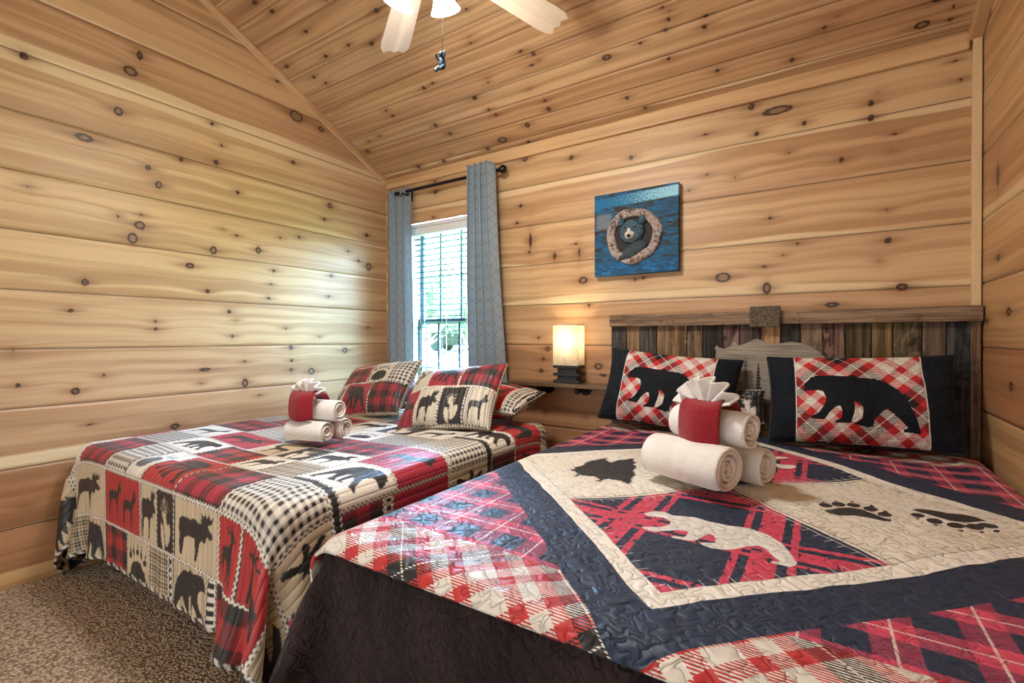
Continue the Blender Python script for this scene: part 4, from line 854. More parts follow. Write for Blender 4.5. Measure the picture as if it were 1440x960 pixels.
# side drop
row(.735, .955, (-1.24, -1.10, 'sil', TAN, 'eagle', BLK, .12), (-1.10, -.80, 'sil', MAG, 'bear', BLK, .06))
row(.985, 1.16, (-1.24, -.97, 'bp', .055, MAG), (-.97, -.80, 'stripe', TAN, 'eagle', BLK, .1))
row(1.16, 1.20, (-1.24, -.97, 'ladder'), (-.97, -.80, 'sil', BLK, None))
row(1.20, 1.50, (-1.24, -.98, 'sil', MAG, 'stag', BLK, .08), (-.98, -.80, 'ck'))
row(1.52, 1.76, (-1.24, -1.08, 'sil', TAN, 'eagle', BLK, .12), (-1.08, -.80, 'bp', .05, RED))
row(1.80, 2.0, (-1.24, -1.02, 'bp', .05, DRED), (-1.02, -.80, 'sil', TAN, 'moose', BLK, .1))
row(2.0, 2.25, (-1.24, -1.02, 'sil', RED, 'stag_r', BLK, .08), (-1.02, -.80, 'ck'))
row(2.25, 2.42, (-1.24, -1.08, 'sil', TAN, 'eagle', BLK, .1), (-1.08, -.80, 'bp', .05, RED))
row(2.44, 2.54, (-1.24, -.80, 'bp', .05, DRED))
row(2.54, 2.70, (-1.24, -1.0, 'sil', RED, 'deer_r', BLK, .08), (-1.0, -.80, 'bp', .05, RED))

def patch_mat(name, chan=.028, horiz=False, rough=.46):
    M = Mat(name); s, t, _ = M.vec('quv'); a = M.attr('col')
    q = ((s / chan + M.noise(s, t, 0, 6, 2) * .25) * PI).sin().abs().pow(.3)
    w = M.noise(s, t, 0, 420, 2); pk = M.noise(s, t, 0, 45, 3)
    c = M.mix(q.ss(.55, .2) * .45, a.outputs['Color'], (.02, .015, .015))
    c = M.mix((w - .5).abs() * .5, c, (.45, .42, .40))
    return M.set(c, rough, spec=.45, bump=q * .9 + w * .06 + pk * .6, dist=.0038, sheen=.05)

# ================================================================== LEFT BED
LB = (-2.855, -1.285, .76, 2.36, .585)
m_fab = speckled('mattress_ticking', (.62, .55, .45), .9, .12, 25); m_metal = speckled('bed_frame_metal', (.03, .03, .032), .4, .2, 30, .7)
fm = Mat('floral_ticking'); x, y, z = fm.obj(); v = fm.voro(x * 1.0 + y * .7, z, 9); n = fm.noise(x, y, z, 14, 3)
fm.set(fm.mix(v.ss(.30, .22), (.70, .58, .45), fm.mix(n.ss(.4, .6), (.55, .24, .20), (.16, .26, .12))), .9)
def bed(label, B, loc):
    x0, x1, y0, y1, zt = B; t = thing('bed', label, 'bed', loc)
    MB().box((x0 + .012, y0 + .012, .385), (x1 - .012, y1 - .01, zt - .004), .05).build('mattress', m_fab, t, True)
    MB().box((x0 + .015, y0 + .02, .19), (x1 - .015, y1 - .01, .385), .015).build('box_spring', fm.m, t, True)
    f = MB()
    for xx in (x0 + .03, x1 - .06): f.box((xx, y0 + .04, .155), (xx + .03, y1 - .02, .19), .003)
    for yy in (y0 + .04, (y0 + y1) / 2, y1 - .06): f.box((x0 + .03, yy, .15), (x1 - .03, yy + .03, .185), .003)
    f.build('bed_frame', m_metal, t)
    for xx in (x0 + .12, x1 - .12):
        for yy in (y0 + .14, y1 - .15): MB().cyl((xx, yy, .035), (xx, yy, .155), .02, n=14).cyl((xx - .012, yy, .025), (xx + .012, yy, .025), .025, n=18).build('leg', m_metal, t, True)
    return t
bed('left bed with floral box spring under the patchwork quilt', LB, (-2.05, .8, 0))
m_quiltL = patch_mat('patchwork_cloth')
P, s, t = drape(-3.10, -.96, .37, 2.58, .022, LB, r=.05, steps=150, its=5, wallx=XL + .03, wallr=-1.14, bend=.06, flare=.55,
                top=lambda S, T: .012 * (vnoise(S * 3, T * 3, 1) - .5) + .006 * np.sin(S * 4))
Q, S, T, ms, mt = fine(P, s, t, .0042)
col = np.tile(CRM, (len(S), 1)); [paint_tile(col, S, T, tl) for tl in TILES]
hem = (T < .37 + .014) | (S > -.96 - .014) | (S < -3.10 + .014) | (T > 2.58 - .014); dash = np.floor((S + T) / .018) % 2 < 1
col[hem] = np.where(dash[hem][:, None], CRM * .8, BLK)
ql = mesh('patchwork_quilt', Q, gridF(ms, mt), m_quiltL, None, True, attrs={'quv': ('FLOAT_VECTOR', np.stack([S, T, S * 0], 1)), 'col': ('FLOAT_COLOR', np.concatenate([col, np.ones((len(S), 1))], 1))})
tag(ql, 'red black and tan wildlife patchwork quilt spread over the bed by the window', 'quilt')
md = ql.modifiers.new('t', 'SOLIDIFY'); md.thickness = .007; md.offset = -1

# ================================================================== RIGHT BED
RB = (-1.02, .53, .715, 2.61, .570)
bed('right bed under the headboard, beneath the star-block bear quilt', RB, (-.25, .8, 0))
QC = (-.25, 1.635)
sd = lambda P, polys: np.min([sdpoly(P, q) for q in polys], 0)

def tartan(M, p, q, unit=.0312, ph=(0., 0.)):
    """woven diagonal check: bands along two 45 degree axes; fine horizontal weave picks warp or weft"""
    a = (p + q) * .7071 + ph[0]; b = (q - p) * .7071 + ph[1]
    seq = [(.93, 'k'), (.14, 'w'), (.93, 'k'), (1.0, 'r'), (1.1, 'w'), (1.0, 'r'), (1.9, 'w'), (1.0, 'r'), (1.1, 'w'), (1.0, 'r')]
    tot = sum(x for x, _ in seq)
    def band(x):
        f = (x / (tot * unit)).fract(); c = (.68, .64, .58); acc = 0; out = None
        out = M.mix(0.0, (.70, .66, .60), (0, 0, 0))
        for w, k in seq:
            if k != 'w': out = M.mix(f.inr(acc / tot, (acc + w) / tot), out, (.014, .013, .016) if k == 'k' else (.50, .028, .032))
            acc += w
        return out
    wv = ((q * 165.0).fract()) > .5
    return M.mix(wv, band(a), band(b))

def vermicelli(M, s, t, sc=16.):
    s, t = s + (t * 175.0 + (s * 61.0).sin() * 2.0).sin() * .0058, t + (s * 163.0 + (t * 57.0).sin() * 2.0).sin() * .0058
    n = M.noise(s, t, 0, sc * 1.3, 1, .4, .3); n2 = M.noise(s, t, 7.3, sc * 1.3, 1, .4, .3)
    return (n - .5).abs().min((n2 - .47).abs())

qm = Mat('star_quilt_cloth'); p, q, _ = qm.vec('quv')
wob = (qm.noise(p, q, 0, 9, 2) - .5) * .016
a = (p + q) * .7071 + wob; b = (q - p) * .7071 + wob
dA, dP = qm.val('sdA'), qm.val('sdP')
NAVY, CREAM, QRED = (.004, .020, .058), (.84, .81, .74), (.62, .06, .13)
# corner plaid
def ging(x, c0): return (((x - c0) / .128).fract())
fp, fq = ging(p, -.742 - .032), ging(q, -.452 - .032)
np_, nq_ = fp < .5, fq < .5
lp_, lq_ = (fp - .75).abs() < .018, (fq - .75).abs() < .018
tw = ((q * 210.0 + p * 60.0).fract()) > .42
cw = qm.mix(np_, QRED, NAVY); ce = qm.mix(nq_, QRED, NAVY)
plaid = qm.mix(tw, cw, ce)
tk = ((p + q) * 150.0).fract() > .35
plaid = qm.mix((lp_.max(lq_)) * tk, plaid, CREAM)
# centre blocks
m_ = a.abs().max(b.abs())
fz = (qm.noise(p, q, 3, 40, 3) - .5) * .010
def sk(x, c0):
    d = ((((x - c0) / .315).fract() - .5) * .315 + fz).abs()
    return (d < .027).max(d.inr(.046, .062))
spk = qm.noise(p, q * .4, 5, 60, 2) > .36
red_sk = (sk(p, -.17 - .157)).max(sk(q, -.42 - .157)) * spk
sketch = qm.mix(red_sk, NAVY, (.60, .05, .11))
sketch = qm.mix(dP < 0.0, sketch, (.76, .75, .72))
crn = qm.mix(qm.noise(p, q, 0, 5, 3).ss(.3, .7), CREAM, (.74, .69, .58)); crn = qm.mix(dA < 0.0, crn, (.018, .019, .022)); dT = qm.val('sdT') + (qm.noise(a * 55, b * 140, 2, 1, 2) - .47) * .034
crn = qm.mix(dT < 0.0, crn, (.010, .016, .026))
isc = ((a * b) < 0.0)
blk = qm.mix(isc, sketch, crn)
# blanket stitches
la = (a.abs().min(b.abs())); bd = (.522 - m_).abs().min((la - .012).abs())
run = bd < .0016
ta = (a * 30.0 + (b * 40.0).sin() * .1).fract() < .07; tb = (b * 30.0 + (a * 40.0).sin() * .1).fract() < .07
oa = a.abs() > b.abs(); ob = 1.0 - oa
t_out = (.522 - m_).inr(0.0, .024) * (oa * tb + ob * ta); t_in = (la - .012).inr(0.0, .022) * (oa * ta + ob * tb)
st = run.max(t_out).max(t_in)
blk = qm.mix(st * .8 * (m_ < .5235), blk, qm.mix(isc, (.70, .68, .64), (.03, .03, .032)))
col_ = qm.mix(m_ < .567, NAVY, qm.mix(m_ < .522, CREAM, blk))
col_ = qm.mix(m_ > .675, col_, plaid)
# border
edge = (p.abs() - .79).max((q + wob).abs() - .755) 
brd = tartan(qm, p, q, .0312, (.08, .02))
navy_in = (m_ < .675)
isb = (edge > 0.0) * (1.0 - navy_in * 1.0)
isb = isb.max((edge > 0.0) * (m_ > .675))
col_ = qm.mix(isb, col_, brd)
# quilting
vm = vermicelli(qm, p, q, 15.); ws = qm.noise(p, q, 0, 600, 2); pk = qm.noise(p, q, 0, 30, 3)
col_ = qm.mix(vm.ss(.008, .002) * .38, col_, (.03, .03, .035))
col_ = qm.mix((ws - .5).abs() * .35, col_, (.40, .38, .38))
qm.set(col_, .48, spec=.32, bump=vm.clamp().m('POWER', .5) * 2.2 + pk * .4 + ws * .05, dist=.005, sheen=.04)

P, s, t = drape(-1.13, .515, .70, 2.58, .022, RB, r=.05, steps=110, its=5, bend=.12, flare=.5, wallr=XR - .012, th=.026,
                top=lambda S, T: .014 * (vnoise(S * 4, T * 4, 2) - .5) + .004 * np.sin(T * 9 + S * 3) + .012 * np.clip((S + .2) * 0 + 1, 0, 1) * (vnoise(S * 1.5, T * 1.5, 5) - .3))
Q, S, T, ms, mt = fine(P, s, t, .006)
PQ = np.stack([S - QC[0], T - QC[1]], 1)
qr = mesh('star_quilt', Q, gridF(ms, mt), qm.m, None, True, attrs={'quv': ('FLOAT_VECTOR', np.concatenate([PQ, PQ[:, :1] * 0], 1)), 'sdA': ('FLOAT', sd(PQ, PAWS)), 'sdT': ('FLOAT', sd(PQ, [TREE])), 'sdP': ('FLOAT', sd(PQ, [POLAR, [(x * -1 + .02, y * -1 + .05) for x, y in POLAR]]))})
tag(qr, 'navy cream and red star quilt with white bear and paw prints on right bed', 'quilt')
md = qr.modifiers.new('t', 'SOLIDIFY'); md.thickness = .008; md.offset = -1

dm = Mat('brown_quilting'); p, q, _ = dm.vec('quv'); vm = vermicelli(dm, p, q, 17.); n = dm.noise(p * 1, q * .35, 0, 8, 4)
dm.set(dm.mix(vm.ss(.012, .003) * .3, dm.mix(n.ss(.3, .7), (.013, .009, .010), (.036, .023, .024)), (.008, .006, .006)), .85, spec=.15, bump=vm.clamp().m('POWER', .5) * 2.2 + n * .4, dist=.008, sheen=.05)
P, s, t = drape(-1.52, .50, .225, 2.56, .03, RB, r=.045, steps=150, its=5, bend=.10, flare=.5, wallx=-1.12, wallr=XR - .02, th=.010)
Q, S, T, ms, mt = fine(P, s, t, .012)
dq = mesh('dark_coverlet', Q, gridF(ms, mt), dm.m, None, True, attrs={'quv': ('FLOAT_VECTOR', np.stack([S, T, S * 0], 1))})
tag(dq, 'dark brown quilted coverlet hanging to the floor under the star quilt', 'coverlet')
md = dq.modifiers.new('t', 'SOLIDIFY'); md.thickness = .006; md.offset = -1

# ================================================================== PILLOWS
def pillow(name, label, cat, w, h, th, loc, yaw, lean, roll, mat, painter=None, group=None, seed=0, nu=130, nv=90, sag=.0, ears=.05, extra=None):
    u = np.sin(np.linspace(-PI / 2, PI / 2, nu)) * .5 + np.linspace(-1, 1, nu) * .5; v = np.sin(np.linspace(-PI / 2, PI / 2, nv)) * .5 + np.linspace(-1, 1, nv) * .5
    U, Vv = np.meshgrid(u, v); Vs = []; Fs = []; uv = []; side = []
    for sgn in (-1, 1):
        thk = th * .5 * np.maximum(0, (1 - np.abs(U) ** 2.6)) ** .5 * np.maximum(0, (1 - np.abs(Vv) ** 2.4)) ** .5
        thk = thk * (1 + .35 * (vnoise(U * 2.2 + 5, Vv * 2.2, seed) - .5)) + .004
        edge = np.minimum(1 - np.abs(U), 1 - np.abs(Vv))
        thk += .010 * (vnoise(U * 8, Vv * 8, seed + 1) - .5) * np.exp(-edge * 5) * np.minimum(1, edge * 14)
        Xx = w / 2 * U * (1 - ears * (1 - Vv ** 2) * np.abs(U) ** 2); Zz = h / 2 * Vv * (1 - ears * 1.3 * (1 - U ** 2) * np.abs(Vv) ** 2) + h / 2
        Zz = Zz + sag * (U ** 2) * np.maximum(Vv, 0) * h
        Yy = sgn * thk + .012 * (vnoise(U * 1.6, Vv * 1.6, seed + 2) - .5)
        Vs.append(np.stack([Xx, Yy, Zz], -1).reshape(-1, 3)); f = gridF(nu, nv) + len(Fs) * nu * nv
        Fs.append(f if sgn < 0 else f[:, ::-1]); uv.append(np.stack([U.ravel() * w / 2, (Vv.ravel() + 1) * h / 2, np.full(U.size, float(sgn))], 1))
    n = nu * nv; idx = np.arange(n).reshape(nv, nu)
    loop = np.concatenate([idx[0, :-1], idx[:-1, -1], idx[-1, :0:-1], idx[:0:-1, 0]]); nx_ = np.roll(loop, -1)
    Fs.append(np.stack([loop, loop + n, nx_ + n, nx_], 1))
    V = np.concatenate(Vs); UVs = np.concatenate(uv)
    M = Matrix.Translation(Vector(loc)) @ Matrix.Rotation(yaw, 4, 'Z') @ Matrix.Rotation(-lean, 4, 'X') @ Matrix.Rotation(roll, 4, 'Y')
    Mn = np.array(M); Vw = V @ Mn[:3, :3].T + Mn[:3, 3]
    at = {'quv': ('FLOAT_VECTOR', UVs)}
    if painter is not None:
        c = np.tile(CRM, (len(V), 1)); painter(c, UVs[:, 0] / w + .5, UVs[:, 1] / h)
        at['col'] = ('FLOAT_COLOR', np.concatenate([c, np.ones((len(V), 1))], 1))
    if extra: at.update(extra(UVs))
    root = thing(name, label, cat, tuple(np.array(loc)), group)
    mesh('cover', Vw, np.concatenate(Fs), mat, root, True, attrs=at)
    # piping round the seam
    E = (V[loop] + V[loop + n]) / 2; E = E @ Mn[:3, :3].T + Mn[:3, 3]
    return root, [Vector(p) for p in E[::2]]
def piping(root, E, m, r=.005):
    MB().tube(E + [E[0]], r, 7).build('piping', m, root, True)
m_pipe = Mat('dashed_piping'); x, y, z = m_pipe.obj(); m_pipe.set(m_pipe.mix(((x + y + z) * 55.0).fract() > .5, BLK, TAN), .8)
m_navyp = speckled('navy_piping', (.012, .014, .018), .8, .2)

def tiles_painter(tl, w, h):
    def f(c, u, v):
        for t in tl:
            t = (t[0] * w, t[1] * w, t[2] * h, t[3] * h) + tuple(t[4:])
            paint_tile(c, u * w, v * h, t)
    return f
PM = patch_mat('patchwork_sham_cloth', .03)
PRED, PTAN = lin((150, 32, 50)), lin((206, 197, 180))
A_ = [(0, .48, .50, .86, 'bp', .045, PRED), (.48, .76, .50, .92, 'sil', PTAN, 'paw', BLK, .1), (.76, 1.01, .40, 1.01, 'ck', CRM * .8), (0, .48, .86, 1.01, 'sil', MAG, None), (.48, .76, .92, 1.01, 'sil', PTAN, None),
      (0, .22, 0, .50, 'sil', PTAN, 'eagle', BLK, .1), (.22, .60, 0, .50, 'sil', PRED, 'bear', BLK, .1), (.60, 1.01, 0, .50, 'bp', .045, PRED)]
r, E = pillow('patchwork_pillow', 'patchwork pillow nearest the left wall, bear patch and paw patch', 'pillow', .58, .41, .16, (-2.345, 1.945, .594), -.02, .74, -.17, PM, tiles_painter(A_, .58, .41), 'upright patchwork pillows', 3); piping(r, E, m_pipe.m)
B_ = [(0, .30, .52, 1.01, 'sil', PTAN, 'eagle', BLK, .22), (.30, .64, .52, 1.01, 'sil', PRED, 'bear', BLK, .08), (.64, 1.01, .52, 1.01, 'bp', .05, PRED),
      (0, .23, 0, .52, 'sil', PRED, 'deer_r', BLK, .08), (.23, .48, 0, .52, 'sil', PTAN, 'moose', BLK, .08), (.48, .75, 0, .52, 'leaf', BLK, 'leaf', PTAN, .04), (.75, 1.01, 0, .52, 'stripe', PTAN, 'deer', BLK, .14)]
r, E = pillow('patchwork_pillow', 'patchwork pillow with moose and white flower patches in front of the window', 'pillow', .575, .415, .165, (-1.66, 1.885, .594), .05, .74, -.13, PM, tiles_painter(B_, .575, .415), 'upright patchwork pillows', 9); piping(r, E, m_pipe.m)
C_ = [(0, .5, 0, 1.01, 'bp', .05, PRED), (.5, .86, .66, 1.01, 'bp', .04, MAG), (.5, .86, 0, .66, 'sil', lin((205, 25, 28)), 'eagle', BLK, .1), (.86, .96, 0, 1.01, 'ck', PTAN), (.96, 1.01, 0, 1.01, 'leaf', BLK, 'leaf', CRM, .05)]
r, E = pillow('patchwork_pillow', 'red black and checked pillow lying flat nearest the lamp shelf', 'pillow', .62, .36, .15, (-1.655, 2.095, .672), .05, 1.36, 0, PM, tiles_painter(C_, .62, .36), 'flat patchwork pillows', 14); piping(r, E, m_pipe.m)
D_ = [(0, .5, 0, 1.01, 'sil', PTAN, 'bear', BLK, .1), (.5, 1.01, 0, .5, 'bp', .05, MAG), (.5, 1.01, .5, 1.01, 'sil', MAG, 'deer', BLK, .1)]
r, E = pillow('patchwork_pillow', 'magenta and tan pillow lying flat in the curtain corner', 'pillow', .62, .36, .15, (-2.40, 2.095, .672), -.03, 1.36, 0, PM, tiles_painter(D_, .62, .36), 'flat patchwork pillows', 17); piping(r, E, m_pipe.m)

bsm = Mat('bear_sham_cloth'); p, q, sgn = bsm.vec('quv'); dB = bsm.val('sdB')
tt = tartan(bsm, p, q, .0300, (.105, .02)); inner = (p.abs() < .222)
NV = (.005, .008, .014)
c = bsm.mix(inner, NV, tt); c = bsm.mix((dB < 0.0), c, (.006, .008, .012)); c = bsm.mix(sgn > 0.0, c, NV)
vm = vermicelli(bsm, p, q, 17.); n = bsm.noise(p, q, 0, 25, 3)
c = bsm.mix(vm.ss(.012, .004) * .3, c, (.02, .02, .022))
c = bsm.mix(((p.abs() - .222).abs() < .0022), c, (.62, .60, .56))
bsm.set(c, .8, spec=.18, bump=vm.clamp().m('POWER', .5) * 2.0 + n * .5, dist=.004, sheen=.05)
BP = [(-.190 + x * .385, .055 + y * .235) for x, y in BEAR]
ex = lambda UVs: {'sdB': ('FLOAT', np.where(UVs[:, 2] < 0, sdpoly(UVs[:, :2], BP), .5))}
r, E = pillow('bear_sham', 'bear pillow with navy ends partly behind the towels, nearest the lamp shelf', 'pillow', .66, .40, .17, (-.68, 2.42, .618), .05, .40, .09, bsm.m, None, 'bear shams', 5, 170, 120, extra=ex); piping(r, E, m_navyp)
r, E = pillow('bear_sham', 'bear pillow with navy ends standing beside the right wall, whole bear showing', 'pillow', .66, .40, .17, (.13, 2.42, .618), .03, .40, -.03, bsm.m, None, 'bear shams', 8, 170, 120, extra=ex); piping(r, E, m_navyp)
E_ = [(0, .4, 0, 1.01, 'bp', .05, RED), (.4, .6, 0, 1.01, 'leaf', BLK, 'leaf', CRM, .05), (.6, 1.01, 0, 1.01, 'leaf', BLK, 'leaf', CRM, .05)]
r, E = pillow('patchwork_pillow', 'black white and red pillow peeking out between the two bear pillows', 'pillow', .34, .16, .07, (-.40, 2.57, .66), 0, .12, 0, PM, tiles_painter(E_, .34, .16), None, 23, 60, 40); piping(r, E, m_pipe.m, .003)

# ================================================================== TOWELS
tm = Mat('terry_cloth'); x, y, z = tm.obj(); n = tm.noise(x, y, z, 330, 2); n2 = tm.noise(x, y, z, 22, 3)
tm.set(tm.mix(n2.ss(.3, .7), (.90, .88, .85), (.83, .81, .77)), .95, spec=.15, bump=n * .7 + n2 * .6, dist=.005, sheen=.15)
tr = Mat('red_terry'); x, y, z = tr.obj(); n = tr.noise(x, y, z, 330, 2); tr.set(tr.mix(n.ss(.3, .7), (.20, .010, .018), (.34, .022, .034)), .95, spec=.1, bump=n, dist=.003, sheen=.3)
def roll(label, c, ang, L, R, group, seed, turns=4.6, tail=-2.2):
    """rolled towel: right end face centre c, axis direction ang, length L"""
    r = np.random.default_rng(seed); ax = np.array([math.cos(ang), math.sin(ang), 0]); e1 = np.array([-ax[1], ax[0], 0]); e2 = np.array([0, 0, 1.])
    n = int(turns * 40); th = np.linspace(0, turns * 2 * PI, n); pit = (R - .010) / turns
    ro = .010 + pit * th / (2 * PI); tk = pit * .86; a0 = tail - th[-1]
    wob = 1 + .05 * np.sin(th * .37 + seed) + .035 * np.sin(th * 1.0 + seed * 2) * np.minimum(1, 1.3 - th / th[-1])
    ro = ro * wob; V = []; prof = [(-L, .35, .006), (-L + .006, .8, .002), (-L + .02, 1, 0), (-L * .5, 1, -.001), (-.02, 1, 0), (-.006, .8, .002), (0, .35, .006)]
    for k, (h, f, ins) in enumerate(prof):
        end = abs(h) < .001 or abs(h + L) < .001 or True
        hh = h + (.012 * (vnoise(th * .6, th * 0 + seed, 3) - .5) * (1 if k in (0, 1, 5, 6) else 0)) + (.012 * (1 - th / th[-1]) * (-1 if h > -L / 2 else 1) * (1 if k in (0, 1, 5, 6) else .6))
        mid = ro - tk / 2
        for sg in (1, -1):
            rr = mid + sg * tk / 2 * f
            ps = c + np.outer(hh, ax) + np.outer(rr * np.cos(th + a0), e1) + np.outer(rr * np.sin(th + a0) * .97, e2)
            V.append(ps)
    V = np.concatenate(V); m = len(prof); F = []
    I = lambda k, s_, i: (2 * k + s_) * n + i
    ii = np.arange(n - 1)
    for k in range(m - 1):
        F.append(np.stack([I(k, 0, ii), I(k + 1, 0, ii), I(k + 1, 0, ii + 1), I(k, 0, ii + 1)], 1)[:, ::-1])
        F.append(np.stack([I(k, 1, ii), I(k + 1, 1, ii), I(k + 1, 1, ii + 1), I(k, 1, ii + 1)], 1))
        for e_ in (0, n - 1):
            F.append(np.array([[I(k, 0, e_), I(k + 1, 0, e_), I(k + 1, 1, e_), I(k, 1, e_)]]))
    for k in (0, m - 1): F.append(np.stack([I(k, 0, ii), I(k, 0, ii + 1), I(k, 1, ii + 1), I(k, 1, ii)], 1))
    o = mesh('rolled_towel', V, np.concatenate(F), tm.m, None, True); return tag(o, label, 'towel', group)
def fan_towel(label, c, ang, R, group, pl=6, lean=.12, a0=14, a1=172):
    nu, nv = 120, 26; u = np.linspace(0, 1, nu); v = np.linspace(0, 1, nv); U, Vv = np.meshgrid(u, v)
    A = np.radians(a0 + (a1 - a0) * U); tri = np.abs(((U * pl) % 1) - .5) * 2; rr = R * (.10 + .90 * Vv) * (1 - .06 * np.cos(U * pl * 2 * PI) * Vv)
    ax = np.array([math.cos(ang), math.sin(ang), 0]); fr = np.array([math.sin(ang), -math.cos(ang), 0])
    d = (.75 * (.5 - .5 * np.cos(tri * PI)) - .35) * .046 * (.25 + Vv) + lean * rr * .5 * (Vv)
    Z = rr * np.sin(A) * .92
    P = c + (rr * np.cos(A) * 1.05)[..., None] * ax + Z[..., None] * np.array([0, 0, 1.]) + d[..., None] * fr
    o = mesh('fan_folded_towel', P.reshape(-1, 3), gridF(nu, nv), tm.m, None, True); md = o.modifiers.new('t', 'SOLIDIFY'); md.thickness = .007; md.offset = 0
    return tag(o, label, 'towel', group)
def band(label, c, ang, Wd, zt, zb, Rr, zr, group, back=.11):
    """washcloth pocket: hangs down the front and runs over the roll to the back"""
    ax = np.array([math.cos(ang), math.sin(ang), 0]); fr = np.array([math.sin(ang), -math.cos(ang), 0])
    path = [(Rr + .030, zb), (Rr + .033, zb + .3 * (zt - zb)), (Rr + .028, zb + .7 * (zt - zb)), (Rr + .018, zt - .012), (Rr * .75, zt), (Rr * .45, zr + Rr * .98 + .012), (.0, zr + Rr + .010), (-Rr * .5, zr + Rr * .9 + .010), (-Rr * .9, zr + Rr * .5 + .006), (-Rr - .008, zr)]
    path = np.array(path); m = upM(len(path), 44); path = m @ path
    nu = 30; u = np.linspace(-.5, .5, nu); V = []
    for i, (d, z) in enumerate(path):
        f = i / 43; wd = Wd * (1 - .35 * max(0, min(1, (f - .38) / .2))) * (1 + .03 * math.sin(f * 9))
        for uu in u:
            V.append(c + ax * (wd * uu) + fr * (d + .004 * math.cos(uu * 7) - .010 * abs(2 * uu) ** 3) + np.array([0, 0, z + .006 * (abs(2 * uu) ** 3) * (1 if f < .4 else 0) - .004 * math.cos(uu * 5)]))
    o = mesh('red_washcloth', np.array(V), gridF(nu, 44), tr.m, None, True); md = o.modifiers.new('t', 'SOLIDIFY'); md.thickness = .012; md.offset = 1
    return tag(o, label, 'washcloth', group)
a = math.radians(-24); ad = np.array([math.cos(a), math.sin(a), 0]); pd = np.array([-ad[1], ad[0], 0])
GR = 'towel stack on the right bed'
zq = .604
c1 = np.array([-.222, 1.508, zq + .080]); roll('largest front rolled white towel on the star quilt', c1, a, .275, .080, GR, 1, 4.6, -2.4)
c2 = np.array([-.138, 1.668, zq + .067]); roll('rolled white towel behind the largest roll on the star quilt', c2, a, .27, .066, GR, 2, 4.0, -1.9)
c3 = np.array([-.170, 1.588, zq + .190]); roll('rolled white towel on top of the pile on the star quilt', c3, a, .27, .063, GR, 3, 3.6, -.9)
cm_ = c3 - ad * .125
band('dark red washcloth tied over the towel pile on the star quilt', np.array([cm_[0], cm_[1], 0]), a, .132, zq + .262, zq + .142, .063, zq + .187, GR)
fan_towel('white hand towel pleated like a fan above the dark red cloth on right bed', np.array([cm_[0], cm_[1], zq + .245]) - pd * .045 - ad * .005, a, .105, GR)
a = math.radians(14); ad = np.array([math.cos(a), math.sin(a), 0]); pd = np.array([-ad[1], ad[0], 0]); GL = 'towel stack on the left bed'; zq = .600
c1 = np.array([-1.85, 1.355, zq + .052]); roll('front bottom rolled white towel on the patchwork quilt', c1, a, .205, .052, GL, 4, 4.0, -2.4)
c2 = np.array([-1.855, 1.462, zq + .052]); roll('back bottom rolled white towel on the patchwork quilt', c2, a, .23, .052, GL, 5, 4.0, -1.9)
c3 = np.array([-1.835, 1.412, zq + .145]); roll('top rolled white towel of the pile on the patchwork quilt', c3, a, .25, .054, GL, 6, 3.4, -.9)
cm_ = c3 - ad * .155
band('bright red washcloth over the towel pile on the patchwork quilt', np.array([cm_[0], cm_[1], 0]), a, .122, zq + .222, zq + .105, .054, zq + .145, GL)
fan_towel('white hand towel pleated like a fan above the bright red cloth', np.array([cm_[0], cm_[1], zq + .205]) - pd * .036, a, .085, GL)

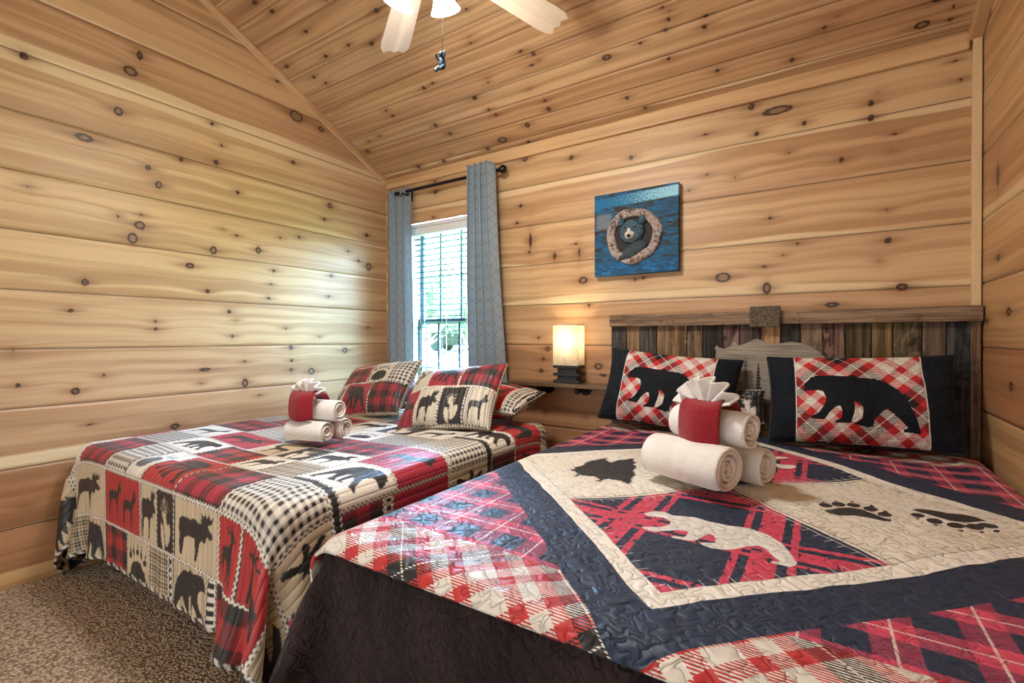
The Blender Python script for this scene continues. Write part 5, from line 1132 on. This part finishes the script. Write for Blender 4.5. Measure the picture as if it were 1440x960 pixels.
# ================================================================== LIGHT, SKY, CAMERA
def light(name, kind, loc, energy, color, size=.05, rot=None):
    d = bpy.data.lights.new(name, kind); d.energy = energy; d.color = color
    if kind in ('POINT', 'SPOT'): d.shadow_soft_size = size
    o = bpy.data.objects.new(name, d); o.location = loc; COL.objects.link(o)
    if rot: o.rotation_euler = rot
    return o
for i, p in enumerate(FAN_BULBS): light('fan_bulb_light', 'POINT', p, FAN_W, (1.0, .965, .90), .04)
light('lamp_bulb_light', 'POINT', (LX, LY, 1.06), LAMP_W, (1.0, .80, .54), .03)
w = bpy.data.worlds.new('sky'); SC.world = w; w.use_nodes = True; nt = w.node_tree; nt.nodes.clear()
wo = nt.nodes.new('ShaderNodeOutputWorld'); bg = nt.nodes.new('ShaderNodeBackground'); nt.links.new(bg.outputs[0], wo.inputs[0])
tc = nt.nodes.new('ShaderNodeTexCoord'); sp = nt.nodes.new('ShaderNodeSeparateXYZ'); nt.links.new(tc.outputs['Generated'], sp.inputs[0])
def mrange(src, a, b):
    m = nt.nodes.new('ShaderNodeMapRange'); m.inputs[1].default_value = a; m.inputs[2].default_value = b; nt.links.new(src, m.inputs[0]); return m.outputs[0]
def cmix(f, a, b):
    m = nt.nodes.new('ShaderNodeMix'); m.data_type = 'RGBA'; nt.links.new(f, m.inputs[0])
    for i, c in ((6, a), (7, b)):
        if isinstance(c, tuple): m.inputs[i].default_value = c
        else: nt.links.new(c, m.inputs[i])
    return m.outputs[2]
back = cmix(mrange(sp.outputs[2], .06, .36), SKY_BACK, SKY_HIGH)
nt.links.new(cmix(mrange(sp.outputs[1], -.25, .25), SKY_FRONT, back), bg.inputs[0])

cam = bpy.data.cameras.new('camera'); co = bpy.data.objects.new('camera', cam); COL.objects.link(co); SC.camera = co
yaw, pitch, rl = 0.572794, -0.0069916, -0.00182
f = Vector((-math.sin(yaw) * math.cos(pitch), math.cos(yaw) * math.cos(pitch), math.sin(pitch)))
r = Vector((math.cos(yaw), math.sin(yaw), 0)); u = r.cross(f)
r2 = r * math.cos(rl) + u * math.sin(rl); u2 = -r * math.sin(rl) + u * math.cos(rl)
co.matrix_world = Matrix(((r2.x, u2.x, -f.x, 0), (r2.y, u2.y, -f.y, 0), (r2.z, u2.z, -f.z, 1.07), (0, 0, 0, 1)))
cam.sensor_width = 36; cam.lens = 675.6 / 1440 * 36; cam.clip_start = .02; cam.clip_end = 200
vs = SC.view_settings; vs.view_transform = 'Standard'; vs.look = 'None'; vs.gamma = 1; vs.exposure = EXPOSURE; vs.use_curve_mapping = False
SC.cycles.use_denoising = True
SC.cycles.max_bounces = 8; SC.cycles.diffuse_bounces = 4; SC.cycles.transparent_max_bounces = 12; SC.cycles.sample_clamp_indirect = 6
SC.cycles.caustics_reflective = False; SC.cycles.caustics_refractive = False
